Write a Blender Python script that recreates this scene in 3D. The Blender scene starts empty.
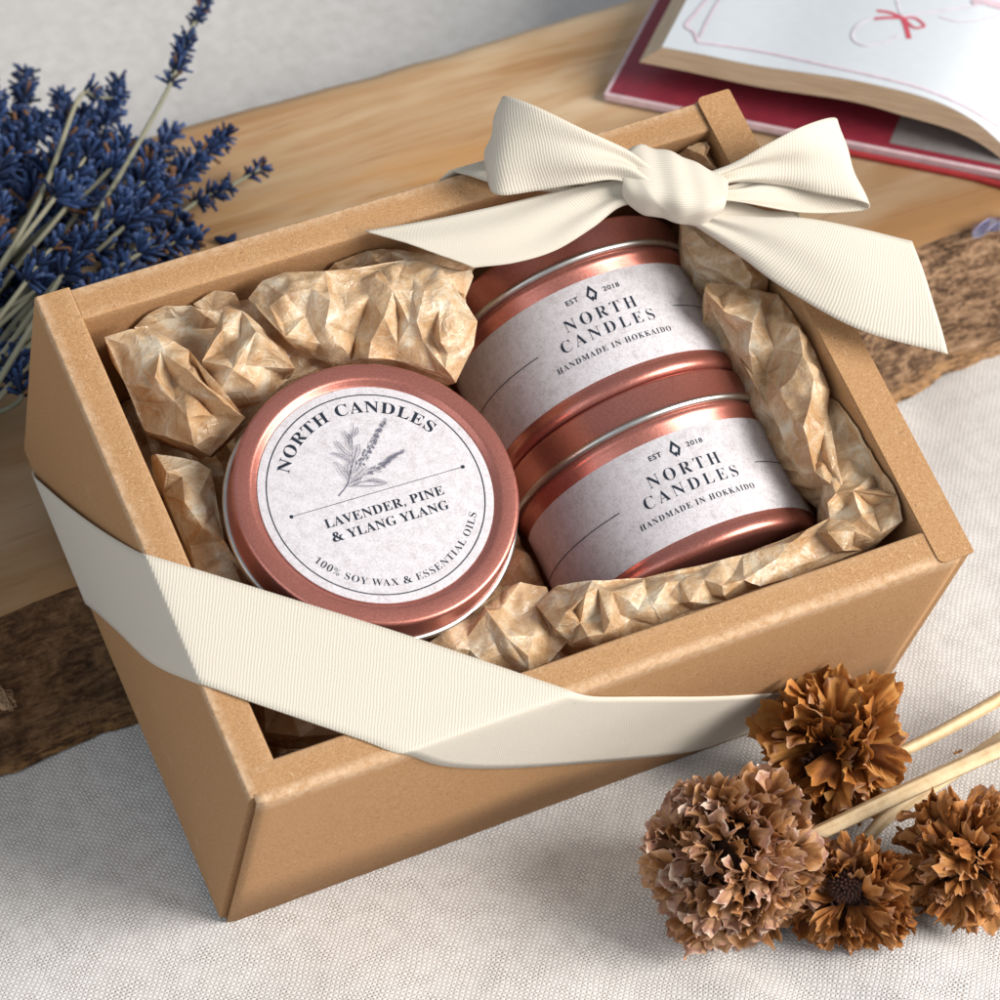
# Kraft gift box of three candle tins, tied with a cotton ribbon, on linen and a wooden board.
# Unit: 1 Blender unit = 1 cm.
import bpy, bmesh, math, random
from mathutils import Vector, Matrix, noise
from mathutils.bvhtree import BVHTree
from mathutils.geometry import delaunay_2d_cdt

sc = bpy.context.scene
sc.unit_settings.system = 'METRIC'
sc.unit_settings.scale_length = 0.01
col = sc.collection
V = Vector
PI = math.pi

# ------------------------------------------------------------------ camera / frames
# box frame: x along the front rim, y to the back, z out of the box (z = 0 is the rim)
BW, BD, BH = 17.5, 12.907, 7.4435
TILT = math.radians(22)                      # the back of the box is propped up on the board
BOX = Matrix.Rotation(TILT, 4, 'X') @ Matrix.Translation((0, 0, BH))
RC = Matrix(((0.90259114, -0.40152022, 0.15527638), (-0.29992876, -0.84525119, -0.44225916), (0.30882354, 0.35260735, -0.88334369)))
TC = V((-5.17541363, 6.40317201, 70.68639921))
FP = 3.38143023
HB = 3.45                                    # top of the wooden board
RCT = RC.transposed()
EYE = -(RCT @ TC)
camd = bpy.data.cameras.new('camera'); cam = bpy.data.objects.new('camera', camd); col.objects.link(cam)
m = Matrix.Identity(4)
cx, cy, cz = RCT @ V((1, 0, 0)), RCT @ V((0, -1, 0)), RCT @ V((0, 0, -1))
for i in range(3):
    m[i][0], m[i][1], m[i][2], m[i][3] = cx[i], cy[i], cz[i], EYE[i]
cam.matrix_world = BOX @ m
camd.sensor_width = 36; camd.lens = 36 * FP
camd.clip_start = 1; camd.clip_end = 2000
camd.dof.use_dof = True; camd.dof.focus_distance = 76.0; camd.dof.aperture_fstop = 0.24
sc.camera = cam
EYEW = BOX @ EYE
def rayd(u, v): return RCT @ V(((u - 500) / 1000 / FP, (v - 500) / 1000 / FP, 1))
def ub(u, v, z):                             # photo point -> box frame at height z
    d = rayd(u, v); return EYE + d * ((z - EYE.z) / d.z)
def uw(u, v, z):                             # photo point -> world at height z
    d = BOX.to_3x3() @ rayd(u, v); return EYEW + d * ((z - EYEW.z) / d.z)

# ------------------------------------------------------------------ helpers
def tag(o, label=None, cat=None, group=None, kind=None):
    if label: o['label'] = label
    if cat: o['category'] = cat
    if group: o['group'] = group
    if kind: o['kind'] = kind
    return o
def empty(name, mat, label, cat, group=None):
    o = bpy.data.objects.new(name, None); col.objects.link(o); o.matrix_world = mat; o.empty_display_size = 1
    return tag(o, label, cat, group)
class MB:
    def __init__(s): s.v = []; s.f = []; s.uv = []; s.c = []; s.hasuv = False; s.hasc = False
    def vert(s, p, uv=(0, 0), c=0.0): s.v.append(V(p)); s.uv.append(uv); s.c.append(c); return len(s.v) - 1
    def grid(s, rows, closed_u=False, closed_v=False, uvs=None, cs=None):
        n, k = len(rows), len(rows[0]); b = len(s.v)
        for i in range(n):
            for j in range(k):
                s.vert(rows[i][j], uvs[i][j] if uvs else (0, 0), cs[i][j] if cs else 0.0)
        for i in range(n if closed_u else n - 1):
            for j in range(k if closed_v else k - 1):
                a, c = (i + 1) % n, (j + 1) % k
                s.f.append((b + i * k + j, b + a * k + j, b + a * k + c, b + i * k + c))
        return b
    def fan(s, ring, c=0.0):
        b = len(s.v)
        for p in ring: s.vert(p, c=c)
        s.f.append(tuple(range(b, b + len(ring))))
    def tube(s, pts, rad, k=8, cap=True, c=0.0):
        pts = [V(p) for p in pts]; n = len(pts)
        if not hasattr(rad, '__len__'): rad = [rad] * n
        t0 = (pts[1] - pts[0]).normalized(); a = t0.orthogonal().normalized(); rows = []
        for i in range(n):
            t = (pts[min(i + 1, n - 1)] - pts[max(i - 1, 0)]).normalized()
            a = (a - t * a.dot(t)).normalized(); bb = t.cross(a)
            rows.append([pts[i] + (a * math.cos(2 * PI * j / k) + bb * math.sin(2 * PI * j / k)) * rad[i] for j in range(k)])
        cs = [[c] * k for _ in rows]
        b = s.grid(rows, closed_v=True, cs=cs)
        if cap:
            s.f.append(tuple(b + j for j in range(k))[::-1]); s.f.append(tuple(b + (n - 1) * k + j for j in range(k)))
    def lathe(s, prof, k=96):                # prof: (r, z) list; closed at r = 0
        rows = [[V((r * math.cos(2 * PI * j / k), r * math.sin(2 * PI * j / k), z)) for j in range(k)] for r, z in prof]
        s.grid(rows, closed_v=True)
    def prism(s, poly, axis, a0, a1):        # poly in the two other axes (cyclic order), extruded along axis
        def P(q, t): return V((t, q[0], q[1])) if axis == 0 else V((q[0], t, q[1])) if axis == 1 else V((q[0], q[1], t))
        r0 = [P(q, a0) for q in poly]; r1 = [P(q, a1) for q in poly]
        s.grid([r0, r1], closed_v=True); s.fan(r0[::-1]); s.fan(r1)
    def build(s, name, mat, parent=None, M=None, smooth=True, angle=35, solid=0, sub=0, offset=0):
        me = bpy.data.meshes.new(name)
        W = M if M is not None else Matrix.Identity(4)
        L = (parent.matrix_world.inverted() @ W) if parent is not None else W
        origin = None
        vs = [L @ p for p in s.v]
        if parent is None:
            lo = V([min(p[i] for p in vs) for i in range(3)]); hi = V([max(p[i] for p in vs) for i in range(3)])
            origin = V(((lo.x + hi.x) / 2, (lo.y + hi.y) / 2, lo.z)); vs = [p - origin for p in vs]
        me.from_pydata([tuple(p) for p in vs], [], s.f); me.validate()
        uvl = me.uv_layers.new(name='UVMap'); ca = me.attributes.new('tone', 'FLOAT', 'POINT')
        for lp in me.loops: uvl.data[lp.index].uv = s.uv[lp.vertex_index]
        for i, c in enumerate(s.c): ca.data[i].value = c
        bm = bmesh.new(); bm.from_mesh(me)
        if s.weld: bmesh.ops.remove_doubles(bm, verts=bm.verts, dist=1e-4)
        for _ in range(s.soften): bmesh.ops.smooth_vert(bm, verts=[v for v in bm.verts if not v.is_boundary], factor=.5, use_axis_x=True, use_axis_y=True, use_axis_z=True)
        bmesh.ops.recalc_face_normals(bm, faces=bm.faces) if s.recalc else None
        for fc in bm.faces: fc.smooth = smooth
        if smooth and angle < 180:
            for e in bm.edges:
                if len(e.link_faces) == 2 and e.calc_face_angle(0) > math.radians(angle): e.smooth = False
        bm.to_mesh(me); bm.free()
        me.materials.append(mat)
        o = bpy.data.objects.new(name, me); col.objects.link(o)
        if parent is not None: o.parent = parent; bpy.context.view_layer.update()
        elif origin is not None: o.location = origin
        if solid:
            md = o.modifiers.new('thickness', 'SOLIDIFY'); md.thickness = solid; md.offset = offset
        if sub:
            md = o.modifiers.new('smooth', 'SUBSURF'); md.levels = md.render_levels = sub
        return o
    weld = False; recalc = True; soften = 0
def cr(pts, n):                              # Catmull-Rom through pts, n samples
    pts = [V(p) for p in pts]; k = len(pts)
    if k == 2: return [pts[0].lerp(pts[1], i / (n - 1)) for i in range(n)]
    out = []
    for i in range(n):
        t = i / (n - 1) * (k - 1); j = min(int(t), k - 2); t -= j
        p1, p2 = pts[j], pts[j + 1]
        p0 = pts[j - 1] if j > 0 else p1 * 2 - p2
        p3 = pts[j + 2] if j + 2 < k else p2 * 2 - p1
        out.append(0.5 * ((2 * p1) + (p2 - p0) * t + (2 * p0 - 5 * p1 + 4 * p2 - p3) * t * t + (3 * p1 - p0 - 3 * p2 + p3) * t ** 3))
    return out
def cr1(vals, n): return [p.x for p in cr([V((a, 0, 0)) for a in vals], n)]
def arcpts(cx_, cy_, r, a0, a1, n): return [(cx_ + r * math.cos(math.radians(a0 + (a1 - a0) * i / (n - 1))), cy_ + r * math.sin(math.radians(a0 + (a1 - a0) * i / (n - 1)))) for i in range(n)]

# ------------------------------------------------------------------ materials
class NT:
    def __init__(s, name):
        s.m = bpy.data.materials.new(name); s.m.use_nodes = True; s.t = s.m.node_tree; s.b = s.t.nodes['Principled BSDF']; s.out = s.t.nodes['Material Output']
    def n(s, kind, **kw):
        nd = s.t.nodes.new(kind)
        for k, v in kw.items(): setattr(nd, k, v)
        return nd
    def l(s, a, b): s.t.links.new(a, b)
    def put(s, sock, v):
        if hasattr(v, 'is_output'): s.l(v, sock)
        else: sock.default_value = v
    def math(s, op, a, b=0.0, c=0.0):
        nd = s.n('ShaderNodeMath', operation=op)
        s.put(nd.inputs[0], a); s.put(nd.inputs[1], b); s.put(nd.inputs[2], c); return nd.outputs[0]
    def coord(s, which='Object'): return s.n('ShaderNodeTexCoord').outputs[which]
    def mapping(s, vec, scale=(1, 1, 1), rot=(0, 0, 0), loc=(0, 0, 0)):
        nd = s.n('ShaderNodeMapping'); s.l(vec, nd.inputs[0]); nd.inputs['Scale'].default_value = scale; nd.inputs['Rotation'].default_value = rot; nd.inputs['Location'].default_value = loc
        return nd.outputs[0]
    def noise(s, vec, scale, detail=4, rough=.55, dist=0.0):
        nd = s.n('ShaderNodeTexNoise'); s.l(vec, nd.inputs['Vector']); nd.inputs['Scale'].default_value = scale; nd.inputs['Detail'].default_value = detail; nd.inputs['Roughness'].default_value = rough; nd.inputs['Distortion'].default_value = dist
        return nd.outputs[0]
    def ramp(s, fac, stops):
        nd = s.n('ShaderNodeValToRGB'); s.l(fac, nd.inputs[0]); e = nd.color_ramp.elements
        while len(e) < len(stops): e.new(0.5)
        for i, (p, c) in enumerate(stops): e[i].position = p; e[i].color = (*c, 1) if len(c) == 3 else c
        return nd.outputs[0]
    def mix(s, fac, a, b, mode='MIX'):
        nd = s.n('ShaderNodeMix', data_type='RGBA', blend_type=mode)
        s.put(nd.inputs[0], fac); s.put(nd.inputs[6], a if hasattr(a, 'is_output') else (*a, 1)); s.put(nd.inputs[7], b if hasattr(b, 'is_output') else (*b, 1)); return nd.outputs[2]
    def remap(s, v, a, b, c=0.0, d=1.0):
        nd = s.n('ShaderNodeMapRange'); s.put(nd.inputs[0], v)
        for i, x in enumerate((a, b, c, d)): s.put(nd.inputs[i + 1], x)
        return nd.outputs[0]
    def attr(s, name): return s.n('ShaderNodeAttribute', attribute_name=name).outputs['Fac']
    def bump(s, h, strength, dist):
        nd = s.n('ShaderNodeBump'); nd.inputs['Strength'].default_value = strength; nd.inputs['Distance'].default_value = dist; s.l(h, nd.inputs['Height']); s.l(nd.outputs[0], s.b.inputs['Normal']); return nd.outputs[0]
    def set(s, **kw):
        for k, v in kw.items():
            sock = s.b.inputs[{'col': 'Base Color', 'rough': 'Roughness', 'metal': 'Metallic', 'spec': 'Specular IOR Level', 'sheen': 'Sheen Weight', 'coat': 'Coat Weight', 'sss': 'Subsurface Weight'}[k]]
            s.put(sock, (*v, 1) if k == 'col' and not hasattr(v, 'is_output') else v)
        return s

def mat_kraft():
    t = NT('kraft_card'); c = t.coord()
    fine = t.noise(c, 26, 3, .7); big = t.noise(c, .5, 3)
    fib = t.noise(t.mapping(c, (9, 30, 30)), 1.6, 3, .6)
    k = t.math('ADD', t.math('MULTIPLY', fine, .6), t.math('MULTIPLY', fib, .4))
    base = t.ramp(k, [(.33, (.265, .130, .053)), (.5, (.39, .212, .094)), (.67, (.53, .32, .165))])
    base = t.mix(t.remap(big, .3, .7, 0, .3), base, (.40, .235, .115))
    speck = t.noise(c, 11, 1, .3)
    base = t.mix(t.remap(speck, .74, .78, 0, .55), base, (.16, .08, .035))
    lf = t.noise(t.mapping(c, (14, 3, 14)), 2.2, 2, .5)
    base = t.mix(t.remap(lf, .66, .74, 0, .55), base, (.68, .50, .33))
    f3 = t.noise(t.mapping(c, (3, 22, 8), (.5, .4, .9)), 2.4, 2, .5)
    base = t.mix(t.remap(f3, .64, .72, 0, .55), base, (.20, .10, .045))
    sc_ = t.noise(c, .9, 5, .75)
    base = t.mix(t.remap(sc_, .60, .72, 0, .22), base, (.62, .44, .27))
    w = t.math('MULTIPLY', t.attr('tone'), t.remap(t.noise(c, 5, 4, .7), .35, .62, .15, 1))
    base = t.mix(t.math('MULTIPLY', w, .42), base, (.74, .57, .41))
    t.set(col=base, rough=.78, spec=.25)
    t.bump(k, .5, .025)
    return t.m
def mat_copper():
    t = NT('rose_copper'); c = t.coord()
    sp = t.noise(c, 30, 2, .6); big = t.noise(c, .8, 3)
    base = t.ramp(sp, [(.3, (.40, .142, .112)), (.55, (.50, .19, .152)), (.8, (.63, .27, .215))])
    base = t.mix(t.remap(big, .35, .65, 0, .25), base, (.42, .125, .092))
    t.set(col=base, metal=.78, rough=t.remap(t.noise(c, 14, 3), .3, .7, .30, .38), spec=.5)
    t.bump(sp, .07, .01)
    return t.m
def mat_simple(name, colr, rough=.5, metal=0.0, bump=None, var=.12, spec=.5):
    t = NT(name); c = t.coord()
    v = t.noise(c, 3, 4)
    dark = tuple(x * (1 - var) for x in colr); lite = tuple(min(1, x * (1 + var)) for x in colr)
    t.set(col=t.ramp(v, [(.3, dark), (.7, lite)]), rough=rough, metal=metal, spec=spec)
    if bump: t.bump(t.noise(c, bump[0], 4), bump[1], bump[2])
    return t.m
def mat_label():
    t = NT('label_paper'); c = t.coord()
    a = t.noise(t.mapping(c, (1, 1, 1), (0, 0, .6)), 4.5, 6, .7, .4); b = t.noise(t.mapping(c, (14, 3, 14), (0.2, 0.3, .5)), 2, 3, .6)
    k = t.math('ADD', t.math('MULTIPLY', a, .45), t.math('MULTIPLY', t.noise(c, 20, 4, .7), .55))
    t.set(col=t.ramp(k, [(.37, (.41, .375, .385)), (.49, (.545, .515, .535)), (.61, (.62, .60, .63))]), rough=.75, spec=.2)
    t.bump(t.noise(c, 22, 3, .6), .12, .012)
    return t.m
def mat_ribbon():
    t = NT('cotton_ribbon'); uv = t.coord('UV')
    sep = t.n('ShaderNodeSeparateXYZ'); t.l(uv, sep.inputs[0]); u, v = sep.outputs[0], sep.outputs[1]
    nz = t.noise(uv, 2.2, 2)
    uu = t.math('ADD', t.math('ADD', u, t.math('MULTIPLY', v, .22)), t.math('MULTIPLY', nz, .06))
    r1 = t.math('SINE', t.math('MULTIPLY', uu, 2 * PI / .070))
    r2 = t.math('SINE', t.math('MULTIPLY', t.math('ADD', v, t.math('MULTIPLY', nz, .03)), 2 * PI / .062))
    h = t.math('ADD', t.math('MULTIPLY', r1, .5), t.math('MULTIPLY', t.math('MULTIPLY', r1, r2), .35))
    k = t.remap(h, -.8, .8)
    var = t.noise(uv, 7, 4, .6)
    base = t.mix(k, (.60, .535, .44), (.79, .74, .64))
    base = t.mix(t.remap(var, .3, .7, 0, .25), base, (.67, .605, .51))
    sp = t.noise(uv, 3.3, 0, 0)
    base = t.mix(t.remap(sp, .885, .9, 0, .8), base, (.12, .06, .03))
    t.set(col=base, rough=.85, spec=.2, sheen=.15)
    t.bump(k, .40, .025)
    tr = t.n('ShaderNodeBsdfTranslucent'); t.put(tr.inputs[0], (.8, .66, .47, 1)); mx = t.n('ShaderNodeMixShader'); mx.inputs[0].default_value = .16
    t.l(t.b.outputs[0], mx.inputs[1]); t.l(tr.outputs[0], mx.inputs[2]); t.l(mx.outputs[0], t.out.inputs[0])
    return t.m
def mat_tissue():
    t = NT('kraft_tissue'); c = t.coord()
    wr = t.n('ShaderNodeTexNoise'); t.l(c, wr.inputs['Vector']); wr.inputs['Scale'].default_value = .9; wr.inputs['Detail'].default_value = 3
    wv = t.n('ShaderNodeVectorMath', operation='MULTIPLY_ADD'); t.l(wr.outputs['Color'], wv.inputs[0]); wv.inputs[1].default_value = (1.1, 1.1, 1.1); t.l(c, wv.inputs[2])
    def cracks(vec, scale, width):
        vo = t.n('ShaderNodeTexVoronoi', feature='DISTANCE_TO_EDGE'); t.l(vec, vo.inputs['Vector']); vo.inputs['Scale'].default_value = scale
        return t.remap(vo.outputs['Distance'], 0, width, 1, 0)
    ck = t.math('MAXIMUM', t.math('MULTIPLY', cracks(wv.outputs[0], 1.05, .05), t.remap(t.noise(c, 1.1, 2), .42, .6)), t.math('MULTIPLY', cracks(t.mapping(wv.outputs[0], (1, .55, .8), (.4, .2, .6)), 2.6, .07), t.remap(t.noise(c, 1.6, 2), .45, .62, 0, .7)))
    a = t.noise(c, 1.1, 5, .62, .8); b = t.noise(t.mapping(c, (3, 12, 6), (.3, .2, .7)), 2.5, 4, .6)
    k = t.math('ADD', t.math('MULTIPLY', a, .72), t.math('MULTIPLY', b, .28))
    base = t.ramp(k, [(.28, (.55, .305, .125)), (.42, (.71, .46, .235)), (.53, (.83, .63, .395)), (.62, (.92, .83, .67))])
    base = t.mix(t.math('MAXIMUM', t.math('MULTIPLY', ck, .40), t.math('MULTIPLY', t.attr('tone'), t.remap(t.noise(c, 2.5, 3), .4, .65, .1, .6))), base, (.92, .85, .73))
    t.set(col=base, rough=t.remap(t.noise(c, 2.2, 3), .35, .65, .20, .36), spec=.9)
    f2 = t.noise(t.mapping(wv.outputs[0], (1, 2.2, 1.4), (.2, .6, .3)), 2.2, 5, .6, .9)
    t.bump(t.math('ADD', t.math('MULTIPLY', ck, .45), t.math('MULTIPLY', t.math('ABSOLUTE', t.math('SUBTRACT', f2, .5)), 1.7)), .40, .10)
    tr = t.n('ShaderNodeBsdfTranslucent'); t.l(base, tr.inputs[0]); mx = t.n('ShaderNodeMixShader'); mx.inputs[0].default_value = .45
    t.l(t.b.outputs[0], mx.inputs[1]); t.l(tr.outputs[0], mx.inputs[2]); t.l(mx.outputs[0], t.out.inputs[0])
    return t.m
def mat_linen():
    t = NT('woven_linen'); c = t.mapping(t.coord(), (1, 1, 1), (0, 0, math.radians(-7)))
    warp = t.n('ShaderNodeTexNoise'); t.l(c, warp.inputs['Vector']); warp.inputs['Scale'].default_value = 1.1; warp.inputs['Detail'].default_value = 3
    wv = t.n('ShaderNodeVectorMath', operation='MULTIPLY_ADD'); t.l(warp.outputs['Color'], wv.inputs[0]); wv.inputs[1].default_value = (.20, .20, 0); t.l(c, wv.inputs[2])
    fw = t.n('ShaderNodeTexNoise'); t.l(c, fw.inputs['Vector']); fw.inputs['Scale'].default_value = 9
    wv2 = t.n('ShaderNodeVectorMath', operation='MULTIPLY_ADD'); t.l(fw.outputs['Color'], wv2.inputs[0]); wv2.inputs[1].default_value = (.026, .026, 0); t.l(wv.outputs[0], wv2.inputs[2])
    sep = t.n('ShaderNodeSeparateXYZ'); t.l(wv2.outputs[0], sep.inputs[0]); x, y = sep.outputs[0], sep.outputs[1]
    p = .082
    sx = t.math('SINE', t.math('MULTIPLY', x, PI / p)); sy = t.math('SINE', t.math('MULTIPLY', y, PI / p))
    cx2 = t.math('ABSOLUTE', t.math('COSINE', t.math('MULTIPLY', x, PI / p))); cy2 = t.math('ABSOLUTE', t.math('COSINE', t.math('MULTIPLY', y, PI / p)))
    hole = t.math('POWER', t.math('MULTIPLY', cx2, cy2), 2.2)
    over = t.math('MULTIPLY', sx, sy)
    sl1 = t.noise(t.mapping(c, (.6, 13, 1)), 1.0, 4, .65); sl2 = t.noise(t.mapping(c, (13, .6, 1)), 1.0, 4, .65)
    slub = t.math('MULTIPLY', t.math('ADD', sl1, sl2), .5)
    h = t.math('SUBTRACT', t.math('ADD', t.math('MULTIPLY', over, .27), t.math('MULTIPLY', slub, .58)), t.math('MULTIPLY', hole, t.remap(t.noise(c, 2.2, 3), .35, .65, .40, .85)))
    k = t.remap(h, -.42, .52)
    base = t.ramp(k, [(0, (.24, .21, .185)), (.30, (.47, .435, .41)), (.6, (.62, .595, .575)), (1, (.76, .745, .73))])
    big = t.noise(c, .22, 4, .6)
    base = t.mix(t.remap(big, .4, .7, 0, .18), base, (.50, .465, .44))
    st = t.noise(c, .9, 5, .7)
    base = t.mix(t.remap(st, .66, .74, 0, .12), base, (.45, .33, .24))
    t.set(col=base, rough=.92, spec=.1, sheen=.1)
    t.bump(k, .5, .03)
    return t.m
def mat_wood():
    t = NT('planed_wood'); c = t.coord()
    warp = t.noise(t.mapping(c, (.05, .12, .1)), 1.2, 3)
    cc = t.n('ShaderNodeVectorMath', operation='MULTIPLY_ADD'); t.l(warp, cc.inputs[0]); cc.inputs[1].default_value = (0, 2.2, 0); t.l(c, cc.inputs[2])
    g1 = t.noise(t.mapping(cc.outputs[0], (.035, .55, .5)), 1.5, 5, .6); g2 = t.noise(t.mapping(cc.outputs[0], (.12, 5, 4)), 1.6, 4, .6); g3 = t.noise(t.mapping(c, (.9, 26, 20)), 1.6, 2, .5)
    k = t.math('ADD', t.math('ADD', t.math('MULTIPLY', g1, .62), t.math('MULTIPLY', g2, .26)), t.math('MULTIPLY', g3, .12))
    base = t.ramp(k, [(.28, (.26, .13, .052)), (.42, (.40, .215, .092)), (.5, (.47, .29, .15)), (.6, (.51, .345, .20)), (.74, (.46, .28, .135))])
    st = t.noise(t.mapping(c, (.05, .30, .3)), 1.3, 4, .6)
    base = t.mix(t.remap(st, .47, .60, 0, .6), base, (.50, .25, .085))
    st2 = t.noise(t.mapping(c, (.06, .22, .3), (0, 0, .05), (7, 3, 0)), 1.3, 4, .6)
    base = t.mix(t.remap(st2, .46, .58, 0, .7), base, (.64, .49, .33))
    fl = t.noise(t.mapping(cc.outputs[0], (.25, 9, 6)), 1.7, 3, .6)
    base = t.mix(t.remap(fl, .60, .72, 0, .5), base, (.22, .11, .045))
    sep = t.n('ShaderNodeSeparateXYZ'); t.l(c, sep.inputs[0])
    wob = t.noise(t.mapping(c, (.5, .5, .5)), 1, 4)
    # bark line that rims the far side, and the weathered strip along the near one
    far = t.remap(t.math('ADD', sep.outputs[1], t.math('MULTIPLY', wob, .8)), FAR_Y - .05, FAR_Y + .15)
    base = t.mix(far, base, (.075, .045, .035))
    dist = t.math('SUBTRACT', sep.outputs[1], t.math('MULTIPLY', sep.outputs[0], EDGE_SLOPE))
    near = t.remap(t.math('ADD', dist, t.math('MULTIPLY', t.noise(t.mapping(c, (.15, .9, 1)), 1.3, 4), -3.2)), NEAR_Y - 1.6, NEAR_Y + .6, 1, 0)
    base = t.mix(t.math('MULTIPLY', near, .55), base, (.17, .085, .036))
    t.set(col=base, rough=t.remap(g2, .3, .7, .5, .68), spec=.3)
    t.bump(k, .15, .05)
    return t.m
def mat_bark():
    t = NT('rough_bark'); c = t.coord()
    a = t.noise(t.mapping(c, (.6, 1.3, 1.6)), 1.5, 6, .72, .9); b = t.noise(t.mapping(c, (1.2, 5, 6)), 1.8, 5, .65); d = t.noise(c, 6, 4, .6)
    k = t.math('ADD', t.math('ADD', t.math('MULTIPLY', a, .5), t.math('MULTIPLY', b, .32)), t.math('MULTIPLY', d, .18))
    left = t.ramp(k, [(.36, (.025, .013, .007)), (.47, (.105, .054, .027)), (.55, (.19, .105, .052)), (.66, (.31, .185, .095))])
    right = t.ramp(k, [(.38, (.022, .012, .008)), (.46, (.10, .056, .032)), (.53, (.25, .15, .086)), (.60, (.36, .235, .145)), (.68, (.52, .37, .25))])
    sep = t.n('ShaderNodeSeparateXYZ'); t.l(c, sep.inputs[0])
    base = t.mix(t.remap(t.math('ADD', sep.outputs[0], t.math('MULTIPLY', a, 3)), BARK_X0, BARK_X0 + 8), left, right)
    base = t.mix(t.math('MULTIPLY', t.remap(sep.outputs[2], .5, .05), t.remap(b, .4, .6, 0, .8)), base, (.36, .19, .07))
    t.set(col=base, rough=.88, spec=.2)
    t.bump(k, .9, .25)
    return t.m
def mat_tone(name, stops, rough=.7, trans=0.0, nscale=6, namt=.3, spec=.3, bump=0, bscale=(8, 8, 8)):
    t = NT(name); c = t.coord()
    k = t.math('ADD', t.attr('tone'), t.math('MULTIPLY', t.math('SUBTRACT', t.noise(c, nscale, 3), .5), namt * 2))
    base = t.ramp(k, stops)
    t.set(col=base, rough=rough, spec=spec)
    if bump: t.bump(t.noise(t.mapping(c, bscale), 1.5, 3), bump, .03)
    if trans:
        tr = t.n('ShaderNodeBsdfTranslucent'); t.l(base, tr.inputs[0]); mx = t.n('ShaderNodeMixShader'); mx.inputs[0].default_value = trans
        t.l(t.b.outputs[0], mx.inputs[1]); t.l(tr.outputs[0], mx.inputs[2]); t.l(mx.outputs[0], t.out.inputs[0])
    return t.m

# board geometry numbers (world): near top edge through these two points
E0, E1 = uw(40, 598, HB), uw(870, 264, HB)
EDGE_SLOPE_W = (E1.y - E0.y) / (E1.x - E0.x)
NEAR_W = E0.y - EDGE_SLOPE_W * E0.x
FAR_W = uw(400, 64, HB).y
BX0, BX1 = -26.0, 52.0
# filled in relative to the board's own origin below
EDGE_SLOPE, NEAR_Y, FAR_Y, BARK_X0 = EDGE_SLOPE_W, NEAR_W, FAR_W, 4.0

KRAFT, COPPER, LABEL, RIBBON, TISSUE, LINEN, WOOD, BARK = mat_kraft(), mat_copper(), mat_label(), mat_ribbon(), mat_tissue(), mat_linen(), mat_wood(), mat_bark()
SILVER = mat_simple('tin_silver', (.52, .505, .485), .36, 1.0)
INK = mat_simple('ink', (.018, .024, .036), .7, var=.1, spec=.1)
INKG = mat_simple('pale_ink', (.13, .125, .17), .8, var=.1, spec=.1)
MAROON = mat_simple('book_cloth_red', (.235, .022, .040), .45, bump=(20, .1, .02))
REDEDGE = mat_simple('book_edge_red', (.34, .022, .028), .5)
PINKEDGE = mat_simple('cover_board_edge', (.62, .46, .49), .6)
GREY = mat_simple('endpaper_grey', (.22, .20, .195), .8)
PAGE = mat_simple('book_page', (.57, .60, .635), .75, var=.02)
PRINTRED = mat_simple('print_red', (.52, .07, .105), .8)
PRINTPINK = mat_simple('print_pink', (.66, .50, .56), .8)
PRINTPALE = mat_simple('print_pale', (.68, .62, .68), .8)
def mat_block():
    t = NT('page_edges'); c = t.coord()
    k = t.noise(t.mapping(c, (.4, .4, 22)), 2.0, 3, .6)
    t.set(col=t.ramp(k, [(.3, (.42, .31, .20)), (.55, (.60, .47, .33)), (.75, (.72, .60, .45))]), rough=.8); t.bump(k, .3, .03); return t.m
BLOCK = mat_block()
BUD = mat_tone('lavender_bud', [(0, (.003, .006, .018)), (.35, (.008, .020, .066)), (.6, (.024, .054, .155)), (.8, (.085, .125, .26)), (.86, (.10, .045, .026)), (1, (.20, .10, .05))], .75, 0, 7, .12)
STEM = mat_tone('lavender_stem', [(0, (.12, .115, .075)), (.5, (.24, .235, .17)), (1, (.36, .33, .23))], .8, 0, 3, .3)
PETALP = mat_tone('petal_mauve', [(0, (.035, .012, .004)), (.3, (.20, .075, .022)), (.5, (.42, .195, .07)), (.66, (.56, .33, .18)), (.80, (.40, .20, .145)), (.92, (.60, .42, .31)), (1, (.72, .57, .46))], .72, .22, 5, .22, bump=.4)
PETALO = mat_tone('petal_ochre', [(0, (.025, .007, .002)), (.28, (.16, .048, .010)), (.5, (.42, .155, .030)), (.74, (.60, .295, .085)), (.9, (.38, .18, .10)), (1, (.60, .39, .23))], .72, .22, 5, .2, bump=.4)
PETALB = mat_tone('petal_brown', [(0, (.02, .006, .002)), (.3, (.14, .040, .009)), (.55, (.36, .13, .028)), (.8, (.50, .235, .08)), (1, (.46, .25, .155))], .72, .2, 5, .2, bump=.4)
CONE = mat_simple('flower_cone', (.055, .018, .010), .85, bump=(9, .8, .08), var=.5)
STALK = mat_tone('straw_stalk', [(0, (.38, .25, .12)), (.5, (.62, .46, .27)), (1, (.74, .60, .40))], .6, 0, 3, .5, bump=.5, bscale=(3, 3, 3))
TWINE = mat_simple('twine', (.33, .21, .12), .9)
FOIL = mat_simple('foil', (.50, .48, .58), .25, .8)

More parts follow.
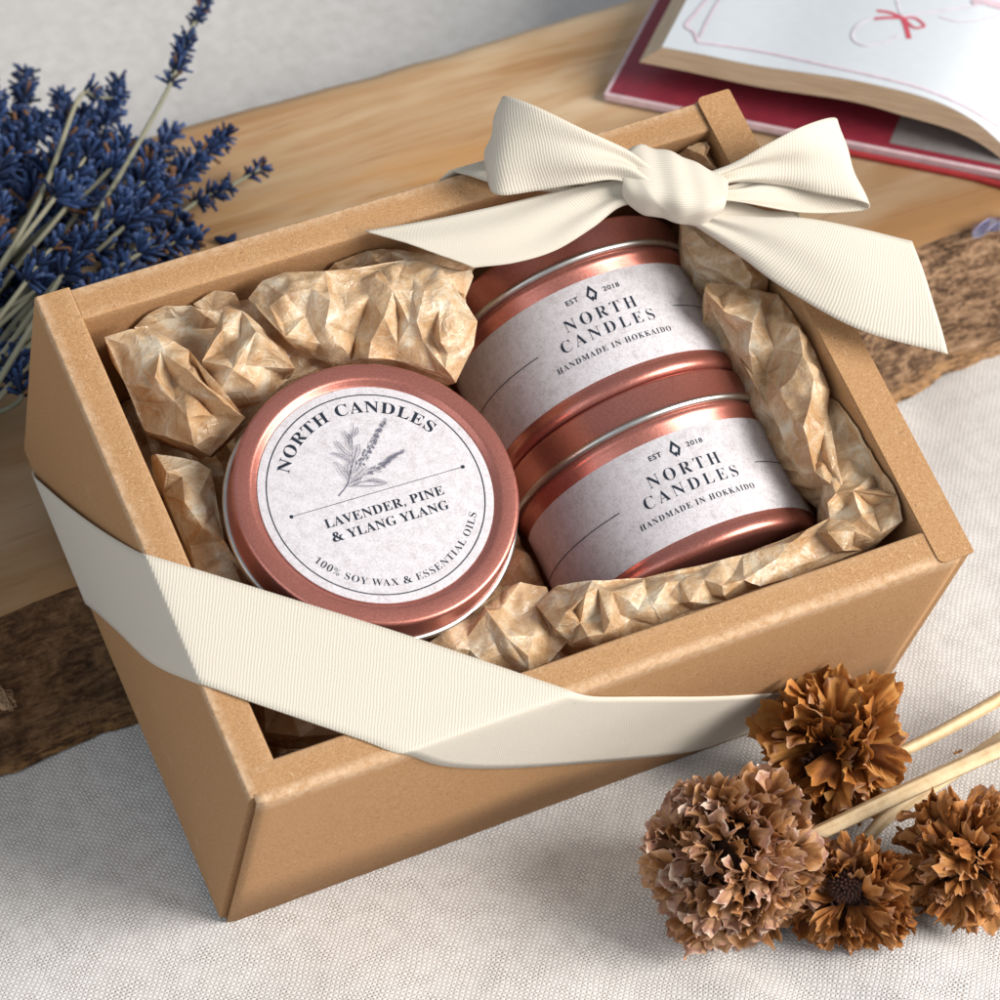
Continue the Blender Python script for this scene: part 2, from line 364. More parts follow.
# ------------------------------------------------------------------ linen and board
rnd = random.Random(5)
mb = MB()
xs = [-70 + 150 * i / 60 for i in range(60)]
def spaced(a, lo, hi, b, fine, coarse):
    out = []; t = a
    while t < b: out.append(t); t += fine if lo <= t < hi else coarse
    return out + [b]
xs = spaced(-80, -14, 34, 120, .35, 4); ys = spaced(-40, -14, 12, 190, .35, 4)
def cloth_z(x, y):
    z = 0.0
    # soft vertical folds towards the near right, gentle undulation elsewhere
    a = max(0, min(1, (-3.0 - y) / 5)) * max(0, min(1, (x - 6) / 4))
    s = x * .8 + y * .45
    z += a * (.15 * math.sin(s * 1.9 + .6 * math.sin(y * .5)) + .08 * math.sin(s * 4.1 + 1))
    c_ = max(0, min(1, (-1.0 - y) / 3))
    z += c_ * .16 * noise.noise(V((x * .42 + y * .2, y * .42, 11))) + c_ * .05 * abs(noise.noise(V((x * .9 - y * .5, y * .5 + x * .3, 21))))
    z += .05 * (noise.noise(V((x * .25, y * .25, 3))) - .3)
    b = max(0, min(1, (x - 17.6) / 4)) 
    z += b * .26 * noise.noise(V((x * .35 - y * .2, y * .12, 7)))
    if 0 < x < 17 and -1 < y < 10: z = min(z, -.01)
    return z - .03
mb.grid([[V((x, y, cloth_z(x, y))) for y in ys] for x in xs])
tag(mb.build('tablecloth', LINEN, angle=180), 'off-white woven linen cloth spread under the board, box and dried flowers', 'cloth', kind='structure')

board = empty('wooden_board', Matrix.Translation((12, NEAR_W, 0)), 'thick live-edge wooden board with brown bark side, under the back of the box', 'board')
def near_y(x): return NEAR_W + EDGE_SLOPE_W * x + .16 * noise.noise(V((x * .35, 0, 1))) + .07 * noise.noise(V((x * 1.3, 0, 2)))
def far_y(x): return FAR_W + .10 * noise.noise(V((x * .16, 4, 1))) + .06 * noise.noise(V((x * .8, 4, 2)))
mb = MB()
nx = 240; rows = []
for i in range(nx + 1):
    x = BX0 + (BX1 - BX0) * i / nx; r = []
    a, b = near_y(x), far_y(x)
    for j in range(41):
        t = j / 40; y = a + (b - a) * t
        z = HB + .03 * noise.noise(V((x * .1, y * .3, 0)))
        e = min(t, 1 - t) * (b - a)
        z -= .12 * math.exp(-e * 5) 
        r.append(V((x, y, z)))
    r.append(V((x, b + .15, HB - .35))); r.append(V((x, b + .2, .02)))
    rows.append(r)
mb.grid(rows)
# ends and underside close the plank
for r in (rows[0], rows[-1]):
    mb.fan(r + [V((r[0].x, near_y(r[0].x) - 1.2, .02))])
mb.build('plank', WOOD, board, angle=50)
mb = MB(); rows = []
for i in range(520):
    x = BX0 + (BX1 - BX0) * i / 519; r = []
    a = near_y(x)
    foot = 1.75 + (.08 if x < 4 else .35) * noise.noise(V((x * .25, 9, 0)))
    for j in range(27):
        t = j / 26
        amp = math.sin(PI * min(1, t * 1.15)) ** .6 if t < .87 else .5
        q = V((x * .55, t * 4.2, 5))
        rough = .46 * noise.noise(q) + .3 * noise.noise(V((x * 1.1, t * 9, 1))) + .16 * noise.noise(V((x * 3.5, t * 20, 1)))
        rough *= .45 + .55 * max(0, min(1, (x - 6) / 10))
        y = a - foot * (t ** 1.1) + rough * amp - .06 * math.sin(t * PI)
        z = HB - .125 - (HB - .13) * t
        r.append(V((x, y + .004, max(.015, z))))
    rows.append(r)
mb.grid(rows)
mb.build('bark_edge', BARK, board, angle=180)

# ------------------------------------------------------------------ gift box
box = empty('gift_box', BOX @ Matrix.Translation((0, 0, -BH)), 'open brown kraft gift box with three candle tins inside, propped on the board', 'box')
RIM = .84
def wob(p, k=.018):
    return p + V((noise.noise(p * .35 + V((1, 0, 0))), noise.noise(p * .35 + V((0, 5, 0))), noise.noise(p * .35 + V((0, 0, 9))))) * k
def panel(name, axis, a0, a1, lo, hi, top, outer_low, n=60, r=.07, wear=True):
    """A folded double wall: rounded section extruded along the rim. lo/hi bound the other horizontal axis, outer_low tells which one is outside."""
    sec = [(lo, -BH), (lo, -BH * .66), (lo, -BH * .33)] + [(lo, top - .3)] + [(x, z) for x, z in arcpts(lo + r, top - r, r, 180, 90, 5)] + [(lo + (hi - lo) * .33, top), (lo + (hi - lo) * .66, top)] + \
          [(x, z) for x, z in arcpts(hi - r, top - r, r, 90, 0, 5)] + [(hi, top - .3), (hi, -BH * .33), (hi, -BH * .66), (hi, -BH)]
    m_ = MB(); rows, cs = [], []
    for i in range(n + 1):
        t = a0 + (a1 - a0) * i / n; row, c = [], []
        for k, (q, z) in enumerate(sec):
            p = V((t, q, z)) if axis == 0 else V((q, t, z))
            row.append(wob(p))
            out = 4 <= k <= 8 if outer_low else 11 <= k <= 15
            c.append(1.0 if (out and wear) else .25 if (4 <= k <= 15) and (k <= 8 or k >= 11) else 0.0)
        rows.append(row); cs.append(c)
    m_.grid(rows, cs=cs); m_.fan(rows[0][::-1]); m_.fan(rows[-1])
    return m_.build(name, KRAFT, box, BOX, angle=50)
panel('side_panel', 1, .17, BD, 0.0, RIM, 0.0, True)
panel('side_panel', 1, .03, BD, BW - RIM, BW, -.06, False, wear=False)
panel('back_panel', 0, RIM + .004, BW - RIM - .004, BD - RIM, BD - .03, -.05, False)
panel('front_panel', 0, .24, BW - RIM - .004, .04, RIM, .004, True, wear=False)
# outer front sheet, its rounded upright ends leave the dark seam at the corner
mb = MB(); rows, cs = [], []
for i in range(81):
    x = .11 + (BW - .2 - .11) * i / 80; row, c = [], []
    e = min(x - .11, BW - .2 - x)
    rr = .05; back = 0 if e > rr else rr - math.sqrt(max(0, rr * rr - (rr - e) ** 2))
    for k, (y, z) in enumerate([(-.03, -BH), (-.045, -BH * .7), (-.05, -BH * .4), (-.045, -.5), (-.03, -.16), (-.015, -.07), (.025, -.018), (.1, .006), (.22, .008), (.22, -.004)]):
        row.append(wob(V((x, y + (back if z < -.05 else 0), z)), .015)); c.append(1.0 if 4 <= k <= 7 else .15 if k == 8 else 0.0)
    rows.append(row); cs.append(c)
mb.grid(rows, cs=cs)
mb.build('front_sheet', KRAFT, box, BOX, angle=60, solid=.035, offset=-1)
mb = MB(); mb.prism([(.1, .1), (BW - .1, .1), (BW - .1, BD - .1), (.1, BD - .1)], 2, -BH + .05, -BH + .11); mb.build('floor_panel', KRAFT, box, BOX, smooth=False)
# cap of the right rim: a flap with rounded inner corners that overlaps the neighbours
def rim_cap(x0, x1, y0, y1, r, z0, z1):
    poly = [(x1 - .03, y0), (x1, y0 + .03), (x1, y1 - .03), (x1 - .03, y1)] + arcpts(x0 + r, y1 - r, r, 90, 180, 6) + arcpts(x0 + r, y0 + r, r, 180, 270, 6)
    m_ = MB(); m_.prism(poly, 2, z0, z1); return m_
o = rim_cap(BW - RIM - .015, BW + .03, -.04, BD + .03, .16, -.012, .045).build('rim_flap', KRAFT, box, BOX, angle=30)
md = o.modifiers.new('bevel', 'BEVEL'); md.width = .02; md.segments = 2; md.limit_method = 'ANGLE'

# ------------------------------------------------------------------ lettering
def bold(s_): return ''.join(chr(0x1D400 + ord(c) - 65) if 'A' <= c <= 'Z' else chr(0x1D7CE + ord(c) - 48) if c.isdigit() else chr(0x1F674) if c == '&' else c for c in s_)
def text_mesh(s_, weight=0.0, space=1.0):
    """Outline lettering as flat polygons: returns verts scaled to cap height 1 with x from 0, faces, width."""
    cu = bpy.data.curves.new('lettering', 'FONT'); cu.body = s_; cu.offset = weight; cu.space_character = space; cu.resolution_u = 3
    ob = bpy.data.objects.new('lettering', cu); col.objects.link(ob)
    dg = bpy.context.evaluated_depsgraph_get(); me = bpy.data.meshes.new_from_object(ob.evaluated_get(dg))
    vs = [v.co.copy() for v in me.vertices]; fs = [tuple(p.vertices) for p in me.polygons]
    bpy.data.objects.remove(ob); bpy.data.curves.remove(cu); bpy.data.meshes.remove(me)
    x0 = min(v.x for v in vs); x1 = max(v.x for v in vs)
    return [((v.x - x0), v.y) for v in vs], fs, x1 - x0
def put_text(m_, s_, fn, width, height, cap, weight=0.0, space=1.0):
    """fn(x, y) maps label cm (x centred, y from the baseline) onto the surface."""
    vs, fs, w = text_mesh(s_, weight, space); b = len(m_.v)
    for x, y in vs: m_.vert(fn(x / w * width - width / 2, y / cap * height))
    for f_ in fs: m_.f.append(tuple(b + i for i in f_))
CAP = .68

# ------------------------------------------------------------------ candle tins
def tin(root, M, RL, RBODY, base):
    """Tin frame: z axis of the tin, z = 0 at the lid's rim top, base < 0."""
    ridge = -.84
    mb = MB()
    mb.lathe([(0, -.125), (RL - .56, -.125), (RL - .52, -.11), (RL - .44, -.02), (RL - .40, -.003), (RL - .36, 0), (RL - .10, 0), (RL - .05, -.012), (RL - .015, -.05), (RL, -.10), (RL, -.72), (RL + .03, -.77), (RL + .05, ridge + .05)], 128)
    mb.build('lid', COPPER, root, M, angle=60)
    mb = MB()
    mb.lathe([(RL + .02 + .095 * math.cos(a), ridge + .085 * math.sin(a)) for a in [2 * PI * i / 14 for i in range(15)]], 128)
    mb.build('rim_bead', SILVER, root, M, angle=180)
    mb = MB()
    R = RBODY
    mb.lathe([(R - .03, ridge - .02), (R + .055, ridge - .09), (R + .06, ridge - .2), (R + .045, ridge - .28), (R + .0, ridge - .33), (R, base + .42), (R + .015, base + .36), (R + .05, base + .28), (R + .055, base + .18), (R + .03, base + .08), (R - .05, base + .015), (R - .2, base), (0, base)], 128)
    mb.build('body', COPPER, root, M, angle=60)
# lid-up tin on the left
NL = V((.035, -.025, 1)).normalized()
XL = V((1, -.02, 0)); XL = (XL - NL * XL.dot(NL)).normalized(); YL = NL.cross(XL)
def frame(o_, x_, y_, z_):
    m_ = Matrix.Identity(4)
    for i in range(3): m_[i][0], m_[i][1], m_[i][2], m_[i][3] = x_[i], y_[i], z_[i], o_[i]
    return m_
CL = V((5.34, 5.87, .06)); ML = BOX @ frame(CL, XL, YL, NL)
BASE = -4.30
t0 = empty('candle_tin', ML @ Matrix.Translation((0, 0, BASE)), 'rose copper candle tin lying lid-up with a round lavender label, left in the box', 'candle tin', 'candle tins in the gift box')
tin(t0, ML, 3.21, 3.10, BASE)
LR = 2.64
mb = MB()
mb.lathe([(0, -.098), (LR - .02, -.098), (LR, -.102), (LR, -.122)], 128)
lab = mb.build('label', LABEL, t0, ML, angle=40)
LZ = -.094; LOFF = (.02, .03)
def flat(x, y): return V((x + LOFF[0], y + LOFF[1], LZ))
def arc_top(r): return lambda x, y: V((LOFF[0] + (r + y) * math.sin(x / r), LOFF[1] + (r + y) * math.cos(x / r), LZ))
def arc_bot(r): return lambda x, y: V((LOFF[0] + (r - y) * math.sin(x / r), LOFF[1] - (r - y) * math.cos(x / r), LZ))
def rot_top(r, deg):
    a = math.radians(deg)
    return lambda x, y: V((LOFF[0] + (r + y) * math.sin(x / r + a), LOFF[1] + (r + y) * math.cos(x / r + a), LZ))
mb = MB(); mb.recalc = False; put_text(mb, bold('NORTH CANDLES'), rot_top(1.97, 0), math.radians(119) * 1.97, .275, CAP, .0, 1.12); mb.build('lettering', INK, lab, ML, smooth=False)
mb = MB(); mb.recalc = False; put_text(mb, bold('LAVENDER, PINE'), lambda x, y: flat(x + .03, y - .50), 2.84, .215, CAP, 0, 1.04); mb.build('lettering', INK, lab, ML, smooth=False)
mb = MB(); mb.recalc = False; put_text(mb, bold('& YLANG YLANG'), lambda x, y: flat(x + .03, y - .86), 2.78, .215, CAP, 0, 1.04); mb.build('lettering', INK, lab, ML, smooth=False)
mb = MB(); mb.recalc = False; put_text(mb, bold('100% SOY WAX & ESSENTIAL OILS'), arc_bot(2.265), math.radians(119) * 2.265, .165, CAP, -.009, 1.1); mb.build('lettering', INK, lab, ML, smooth=False)
mb = MB(); mb.recalc = False
def stroke(m_, pts, ws, z=LZ, off=LOFF):
    pts = [V((p[0] + off[0], p[1] + off[1], z)) for p in pts]
    if not hasattr(ws, '__len__'): ws = [ws] * len(pts)
    rows = []
    for i, p in enumerate(pts):
        t = (pts[min(i + 1, len(pts) - 1)] - pts[max(i - 1, 0)]).normalized(); s_ = V((-t.y, t.x, 0)) * ws[i] / 2
        rows.append([p - s_, p + s_])
    m_.grid(rows)
def dot(m_, x, y, r, z, k=14, off=LOFF): m_.fan([V((x + off[0] + r * math.cos(2 * PI * i / k), y + off[1] + r * math.sin(2 * PI * i / k), z)) for i in range(k)])
stroke(mb, [(2.44 * math.cos(2 * PI * i / 180), 2.44 * math.sin(2 * PI * i / 180)) for i in range(181)], .028, LZ, (0, .0))
stroke(mb, [(-2.03, 0), (2.09, 0)], .014)
dot(mb, -2.03, 0, .045, LZ + .001); dot(mb, 2.09, 0, .045, LZ + .001)
mb.build('border', INK, lab, ML, smooth=False)
# engraved lavender sprig
mb = MB(); mb.recalc = False
rs = random.Random(3); zk = [LZ]
def z_(): zk[0] += .0002; return zk[0]
def leaf(p0, p1, w, bend=.1):
    p0, p1 = V((*p0, 0)), V((*p1, 0)); d = p1 - p0; s_ = V((-d.y, d.x, 0)); mid = p0 + d * .5 + s_ * bend
    c = cr([p0, mid, p1], 12); nrm = s_.normalized()
    for sg in (-1, 1):
        stroke(mb, [(q + nrm * sg * w * math.sin(PI * i / 11) ** .8) for i, q in enumerate(c)], [.008 + .008 * math.sin(PI * i / 11) for i in range(12)], z_())
    for k in range(4): # hatching
        i = 3 + k * 2; q = c[i]; stroke(mb, [q - nrm * w * .6, q + nrm * w * .2 + d * .05], .006, z_())
def spike(pts, w, n):
    c = cr([V((*p, 0)) for p in pts], n); stroke(mb, c, .010, z_())
    for i, q in enumerate(c[2:], 2):
        t = i / n; d = (c[min(i + 1, n - 1)] - c[i - 1]).normalized(); s_ = V((-d.y, d.x, 0))
        for sg in (-1, 0, 1):
            a = q + s_ * sg * w * (1.1 - t * .75) * rs.uniform(.5, 1) + d * rs.uniform(-.03, .05); r = rs.uniform(.022, .04) * (1.15 - t * .5)
            stroke(mb, [(a + V((math.cos(k), math.sin(k), 0)) * r) for k in [j * PI / 4 + rs.random() for j in range(7)]], .009, z_())
            if rs.random() < .55: dot(mb, a.x, a.y, r * .55, z_(), 6)
stroke(mb, cr([V((-.85, .16, 0)), V((-.55, .38, 0)), V((-.3, .75, 0)), V((-.02, 1.15, 0))], 24), [.034 - .001 * i for i in range(24)], z_())
spike([(-.25, .62), (.25, 1.02), (.55, 1.32), (.83, 1.56)], .085, 26)
spike([(-.1, .45), (.35, .55), (.62, .66), (.93, .74)], .075, 22)
stroke(mb, cr([V((-.3, .72, 0)), V((-.17, 1.1, 0)), V((-.02, 1.45, 0)), V((.12, 1.72, 0))], 20), .013, z_())
for a, b, w in [((-.25, .8), (-.62, 1.18), .03), ((-.5, .42), (-.62, .95), .055), ((-.45, .45), (-.33, .85), .05), ((-.22, .95), (-.42, 1.42), .04), ((-.14, 1.1), (-.02, 1.5), .04), ((-.08, 1.25), (-.16, 1.6), .035), ((0, 1.4), (.17, 1.6), .03), ((-.2, .85), (.05, 1.2), .045),
                ((-.6, .32), (-.2, .42), .05), ((-.5, .36), (0, .62), .05), ((-.45, .3), (.28, .10), .06), ((-.1, .32), (.3, .12), .03), ((-.35, .55), (-.1, .85), .045)]:
    leaf(a, b, w, rs.uniform(-.14, .14))
mb.build('sprig_drawing', INKG, lab, ML, smooth=False)

# two tins lying on their sides; c is the centre of the label's upper edge
def side_tin(c, aoff, label, src=None):
    ax = V((-.008, 1, .018)).normalized()
    zt = ax; xt = V((1, 0, 0)); xt = (xt - zt * xt.dot(zt)).normalized(); yt = zt.cross(xt)       # yt points down into the box
    top = c + ax * 1.38
    M = BOX @ frame(top, xt, yt, zt)
    root = empty('candle_tin', M @ Matrix.Translation((0, 0, -4.30)), label, 'candle tin', 'candle tins in the gift box')
    RB_ = 3.17
    tin(root, M, 3.21, RB_ - .012, -4.30)
    L0, L1 = -1.38, -3.82                    # label's extent along the axis
    a0, a1 = -100, 74
    def cyl(x, y, r=RB_ + .006):             # x cm round the tin from the text's centre, y along the axis from label top
        a = math.radians(aoff) + x / RB_     # angle from +z of the box towards +x
        return V((r * math.sin(a), -r * math.cos(a), L0 + y))
    m_ = MB(); rows = []
    for i in range(97):
        x = math.radians(a0 + (a1 - a0) * i / 96 - aoff) * RB_
        rows.append([cyl(x, 0, RB_ - .011), cyl(x, 0, RB_ - .002), cyl(x, -.01, RB_), cyl(x, (L1 - L0) / 2, RB_), cyl(x, L1 - L0 + .01, RB_), cyl(x, L1 - L0, RB_ - .002), cyl(x, L1 - L0, RB_ - .011)])
    m_.grid(rows); lb = m_.build('label', LABEL, root, M, angle=60)
    K = math.radians(1) * RB_
    m_ = MB(); m_.recalc = False; put_text(m_, bold('NORTH'), lambda x, y: cyl(x, y - 1.06), 33 * K, .30, CAP, -.010, 1.4); m_.build('lettering', INK, lb, M, smooth=False)
    m_ = MB(); m_.recalc = False; put_text(m_, bold('CANDLES'), lambda x, y: cyl(x, y - 1.48), 43.6 * K, .29, CAP, -.010, 1.4); m_.build('lettering', INK, lb, M, smooth=False)
    m_ = MB(); m_.recalc = False; put_text(m_, bold('HANDMADE IN HOKKAIDO'), lambda x, y: cyl(x - .03, y - 1.86), 54 * K, .145, CAP, -.006, 1.25); m_.build('lettering', INK, lb, M, smooth=False)
    m_ = MB(); m_.recalc = False; put_text(m_, 'EST', lambda x, y: cyl(x - 8.9 * K, y - .45), 5.6 * K, .12, CAP, .02, 1.15); m_.build('lettering', INK, lb, M, smooth=False)
    m_ = MB(); m_.recalc = False; put_text(m_, '2018', lambda x, y: cyl(x + 9.2 * K, y - .45), 7.6 * K, .115, CAP, .014, 1.1); m_.build('lettering', INK, lb, M, smooth=False)
    m_ = MB(); m_.recalc = False
    dx, dy = 2.5 * K, .215                   # flame drop emblem: hollow diamond with a split foot
    o_ = [(0, dy), (dx, -.03), (.25 * dx, -dy), (0, -dy * .72), (-.25 * dx, -dy), (-dx, -.03)]
    i_ = [(0, dy * .45), (dx * .55, -.03), (.12 * dx, -dy * .62), (0, -dy * .35), (-.3 * dx, -dy * .5), (-dx * .6, -.03)]
    m_.grid([[cyl(x, y - .385) for x, y in o_], [cyl(x, y - .385) for x, y in i_]], closed_v=True)
    m_.build('emblem', INK, lb, M, smooth=False)
    for d0, d1 in ((33.5, 77 - aoff - 3), (-32.5, -99 - aoff)):
        m_ = MB(); m_.recalc = False; m_.grid([[cyl((d0 + (d1 - d0) * i / 24) * K, -1.19), cyl((d0 + (d1 - d0) * i / 24) * K, -1.212)] for i in range(25)])
        m_.build('rule_line', INK, lb, M, smooth=False)
    return root
side_tin(V((12.83, 9.78, -4.03)), -8.0, 'candle tin lying on its side nearest the bow, second tin touching its base', 'x')
side_tin(V((12.83, 5.47, -4.13)), -5.1, 'candle tin lying on its side at the front of the box, beside crumpled paper', 'x')

# ------------------------------------------------------------------ crumpled tissue
def sheet(name, label, pts, seed, creases=(), skirt=1.4, n=9, bulge=.20, grain=.065, amp=1.0, jit=.0, zoff=0.0, into=None, zm=None):
    """A creased sheet of tissue: fold points (photo direction, height in the box) joined by straight-edged facets that bend a little."""
    r = random.Random(seed); P2 = [V((p[0], p[1])) for p in pts]
    zm = sum(p[2] for p in pts) / len(pts) if zm is None else zm
    vo, eo, fo, ov, *_ = delaunay_2d_cdt(P2, list(creases), [], 0, 1e-4)
    extra = []
    for f_ in fo:
        a, b, c = [P2i(vo[x]) for x in f_[:3]]; ar = abs((b - a).cross(c - a)) / 2 if False else abs((b.x - a.x) * (c.y - a.y) - (b.y - a.y) * (c.x - a.x)) / 2
        if ar > 420 and max((a - b).length, (b - c).length, (a - c).length) < 92:
            zs = [pts[ov[x][0]][2] if ov[x] else zm for x in f_[:3]]; w_ = [r.uniform(.2, 1) for _ in range(3)]; sw = sum(w_)
            q = (a * w_[0] + b * w_[1] + c * w_[2]) / sw; extra.append((q.x, q.y, sum(x * y for x, y in zip(zs, w_)) / sw + r.choice((-1, 1)) * r.uniform(.04, .12)))
    if extra:
        pts = list(pts) + extra; vo, eo, fo, ov, *_ = delaunay_2d_cdt([V((p[0], p[1])) for p in pts], list(creases), [], 0, 1e-4)
    P = []
    for k, p in enumerate(vo):
        src = pts[ov[k][0]] if ov[k] else (p.x, p.y, zm)
        q = ub(src[0], src[1], zm + (src[2] - zm) * amp + zoff) + V((r.uniform(-1, 1), r.uniform(-1, 1), r.uniform(-1, 1))) * jit
        q.z = zm + (q.z - zm) * .9; q.x = min(max(q.x, .92), BW - .92); q.y = min(max(q.y, .93), BD - .93); P.append(q)
    tris = []
    for f_ in fo:
        a, b, c = f_[:3]
        e1, e2, e3 = (P2i(vo[a]) - P2i(vo[b])).length, (P2i(vo[b]) - P2i(vo[c])).length, (P2i(vo[c]) - P2i(vo[a])).length
        if max(e1, e2, e3) < 92: tris.append((a, b, c))
    cnt = {}
    for t in tris:
        for k in range(3):
            e_ = tuple(sorted((t[k], t[(k + 1) % 3]))); cnt[e_] = cnt.get(e_, 0) + 1
    cen = sum(P, V()) / len(P); low = {}
    side = []
    for t in tris:
        for k in range(3):
            a, b = t[k], t[(k + 1) % 3]
            if cnt[tuple(sorted((a, b)))] == 1:
                for q in (a, b):
                    if q not in low:
                        d = (cen - P[q]); d.z = 0; low[q] = len(P) + len(low)
                side.append((a, b))
    base = len(P)
    for q in low: 
        d = (cen - P[q]); d.z = 0; w_ = P[q] + d.normalized() * min(.35, d.length * .2) + V((0, 0, -skirt + r.uniform(-.2, .2))); w_.z = max(w_.z, -BH + .14); P.append(w_)
    for a, b in side: tris += [(a, low[a], low[b]), (a, low[b], b)]
    m_ = into or MB()
    def fine(q):
        a = noise.noise(q * .8 + V((seed, 0, 0))); b = noise.noise(q * 1.7 + V((0, seed, 0))); c = noise.noise(V((q.x * 1.2, q.y * 3.1, q.z * 2 + seed))); d = noise.noise(V((q.x * 4.6 + q.y, q.y * 2.2, q.z * 2 - seed)))
        return grain * ((1 - abs(a) * 2.4) + .55 * (1 - abs(b) * 2.6) + .42 * (1 - abs(c) * 2.6) + .28 * (1 - abs(d) * 2.6))
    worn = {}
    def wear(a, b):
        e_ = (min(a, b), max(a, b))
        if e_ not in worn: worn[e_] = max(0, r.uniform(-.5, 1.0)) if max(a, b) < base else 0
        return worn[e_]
    for k, (a, b, c) in enumerate(tris):
        A, B_, C_ = P[a], P[b], P[c]; bl = bulge * r.uniform(-.7, 1) * min(1.0, ((B_ - A).cross(C_ - A)).length / 1.2); idx = {}
        nr = (B_ - A).cross(C_ - A).normalized(); nr = -nr if nr.z < 0 else nr
        for i in range(n + 1):
            for j in range(n + 1 - i):
                u, v = i / n, j / n; w_ = 1 - u - v; q = A * u + B_ * v + C_ * w_
                q = q + V((0, 0, fine(q))) + nr * bl * 27 * u * v * w_
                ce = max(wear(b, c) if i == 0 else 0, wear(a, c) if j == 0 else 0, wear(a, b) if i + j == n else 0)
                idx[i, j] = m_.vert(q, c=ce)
        for i in range(n):
            for j in range(n - i):
                m_.f.append((idx[i, j], idx[i + 1, j], idx[i, j + 1]))
                if i + j < n - 1: m_.f.append((idx[i + 1, j], idx[i + 1, j + 1], idx[i, j + 1]))
    m_.weld = True
    if name is None: return m_
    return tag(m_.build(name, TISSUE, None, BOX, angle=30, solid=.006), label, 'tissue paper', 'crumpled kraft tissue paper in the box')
def P2i(v): return V((v[0], v[1]))
A_PTS = [(104, 339, -.5), (144, 328, -.4), (171, 341, -.25), (189, 350, -.2), (196, 364, -.8), (187, 371, -.05), (173, 382, -.55), (185, 392, -.4), (214, 417, -.5), (196, 378, .05), (245, 418, -.35), (210, 459, -1.1), (144, 435, -1.2), (125, 387, -.75), (187, 417, -.05), (194, 449, -.75), (155, 378, -.1), (175, 405, -.4), (141, 369, -.4), (160, 352, -.15), (165, 440, -.9), (228, 437, -.75),
         (132, 327, -.95), (143, 305, -.6), (164, 303, -.5), (191, 308, -.6), (206, 319, -.45), (162, 326, -1.0), (156, 309, -.75), (180, 325, -.95),
         (188, 292, -.65), (214, 289, -.4), (235, 295, -.4), (239, 307, -.9), (209, 315, -.9), (212, 302, -.5),
         (202, 362, -.2), (214, 341, -.1), (224, 309, -.2), (242, 310, -.05), (203, 376, -.6), (221, 392, -.5), (265, 348, .05), (295, 369, -.4), (256, 332, .12), (233, 369, .0), (254, 387, -.3), (279, 387, -.9), (262, 405, -.9), (240, 340, -.2), (224, 350, -.35), (222, 330, .0),
         (285, 274, -.25), (262, 283, -.35), (248, 300, -.45), (325, 273, -.1), (311, 288, .12), (285, 296, .0), (305, 318, -.3), (285, 338, -.05), (319, 345, -.35), (330, 301, .15), (341, 348, -.3), (329, 364, -.75), (355, 338, -.55), (368, 360, -.35), (351, 362, -.8), (313, 360, -.85), (344, 312, -.05),
         (369, 298, -.1), (360, 282, -.15), (375, 278, .05), (371, 342, -.3), (393, 290, .15), (397, 348, -.45), (394, 362, -.65), (409, 324, -.05), (417, 320, .12), (413, 290, .1), (423, 342, -.25), (435, 374, -.65), (433, 338, -.35), (425, 290, .2), (449, 298, .15), (441, 342, .0), (455, 385, -.85), (445, 370, -.4), (457, 300, -.25), (477, 322, -.3), (473, 348, -.5), (459, 320, .05), (416, 366, -.6), (384, 318, .1), (398, 318, -.2),
         (413, 276, -.1), (405, 262, -.4), (441, 266, -.2), (471, 270, -.3), (473, 278, -.45), (463, 297, -.5), (433, 281, .0)]
def near_i(pts, u, v): return min(range(len(pts)), key=lambda k: (pts[k][0] - u) ** 2 + (pts[k][1] - v) ** 2)
def cre(pts, *lines):
    out = []
    for ln in lines:
        for k in range(len(ln) - 1): out.append((near_i(pts, *ln[k]), near_i(pts, *ln[k + 1])))
    return out
A_CRE = ([(196, 378), (245, 418)], [(187, 371), (196, 378)], [(171, 341), (189, 350), (196, 364)], [(155, 378), (175, 405), (187, 417), (194, 449)], [(144, 328), (171, 341)], [(202, 362), (214, 341), (224, 309)], [(256, 332), (233, 369), (221, 392)], [(242, 310), (256, 332), (265, 348), (295, 369)], [(325, 273), (344, 312), (355, 338), (368, 360)], [(311, 288), (330, 301)], [(369, 298), (371, 342)], [(393, 290), (409, 324), (423, 342), (435, 374)], [(417, 320), (433, 338), (445, 370), (455, 385)], [(449, 298), (441, 342)], [(285, 338), (319, 345)])
# layers of the same crumple, deepest first; each free edge overhangs the next
A_BASE = [(118, 345, -1.3), (150, 315, -1.1), (200, 300, -1.0), (250, 300, -1.0), (300, 290, -.9), (350, 285, -.9), (410, 290, -.9), (465, 300, -1.0), (470, 345, -1.2), (450, 380, -1.4), (400, 362, -1.3), (340, 362, -1.4), (280, 385, -1.5), (240, 415, -1.6), (205, 450, -1.8), (150, 430, -1.7), (180, 370, -1.2), (260, 340, -1.0), (330, 325, -1.0), (400, 325, -1.0)]
LAYERS = [A_BASE, A_PTS[22:30] + [(150, 345, -1.1), (215, 350, -1.1), (222, 330, -1.0)], A_PTS[30:35] + [(245, 318, -1.1), (200, 318, -1.1)], A_PTS[97:] + [(400, 290, -.6), (430, 300, -.6), (460, 312, -.7), (385, 275, -.8)], A_PTS[36:52] + [(285, 352, -.7), (290, 380, -1.0), (236, 410, -1.0)], A_PTS[0:22], A_PTS[52:97] + [(283, 325, -.3)]]
mA = MB()
for k, L_ in enumerate(LAYERS):
    ok = [[q for q in ln if min((q[0] - p[0]) ** 2 + (q[1] - p[1]) ** 2 for p in L_) < 4] for ln in A_CRE]
    sheet(None, None, L_, 11 + k, cre(L_, *[ln for ln in ok if len(ln) > 1]) if k else (), amp=1.35, into=mA, skirt=.55 if k else 1.2, zm=-.35 if k else -1.2, n=8 if k else 5)
mA.weld = True
tag(mA.build('crumpled_paper', TISSUE, None, BOX, angle=30, solid=.006), 'big pale crumple of kraft tissue behind the lid-up tin, in the box corner', 'tissue paper', 'crumpled kraft tissue paper in the box')
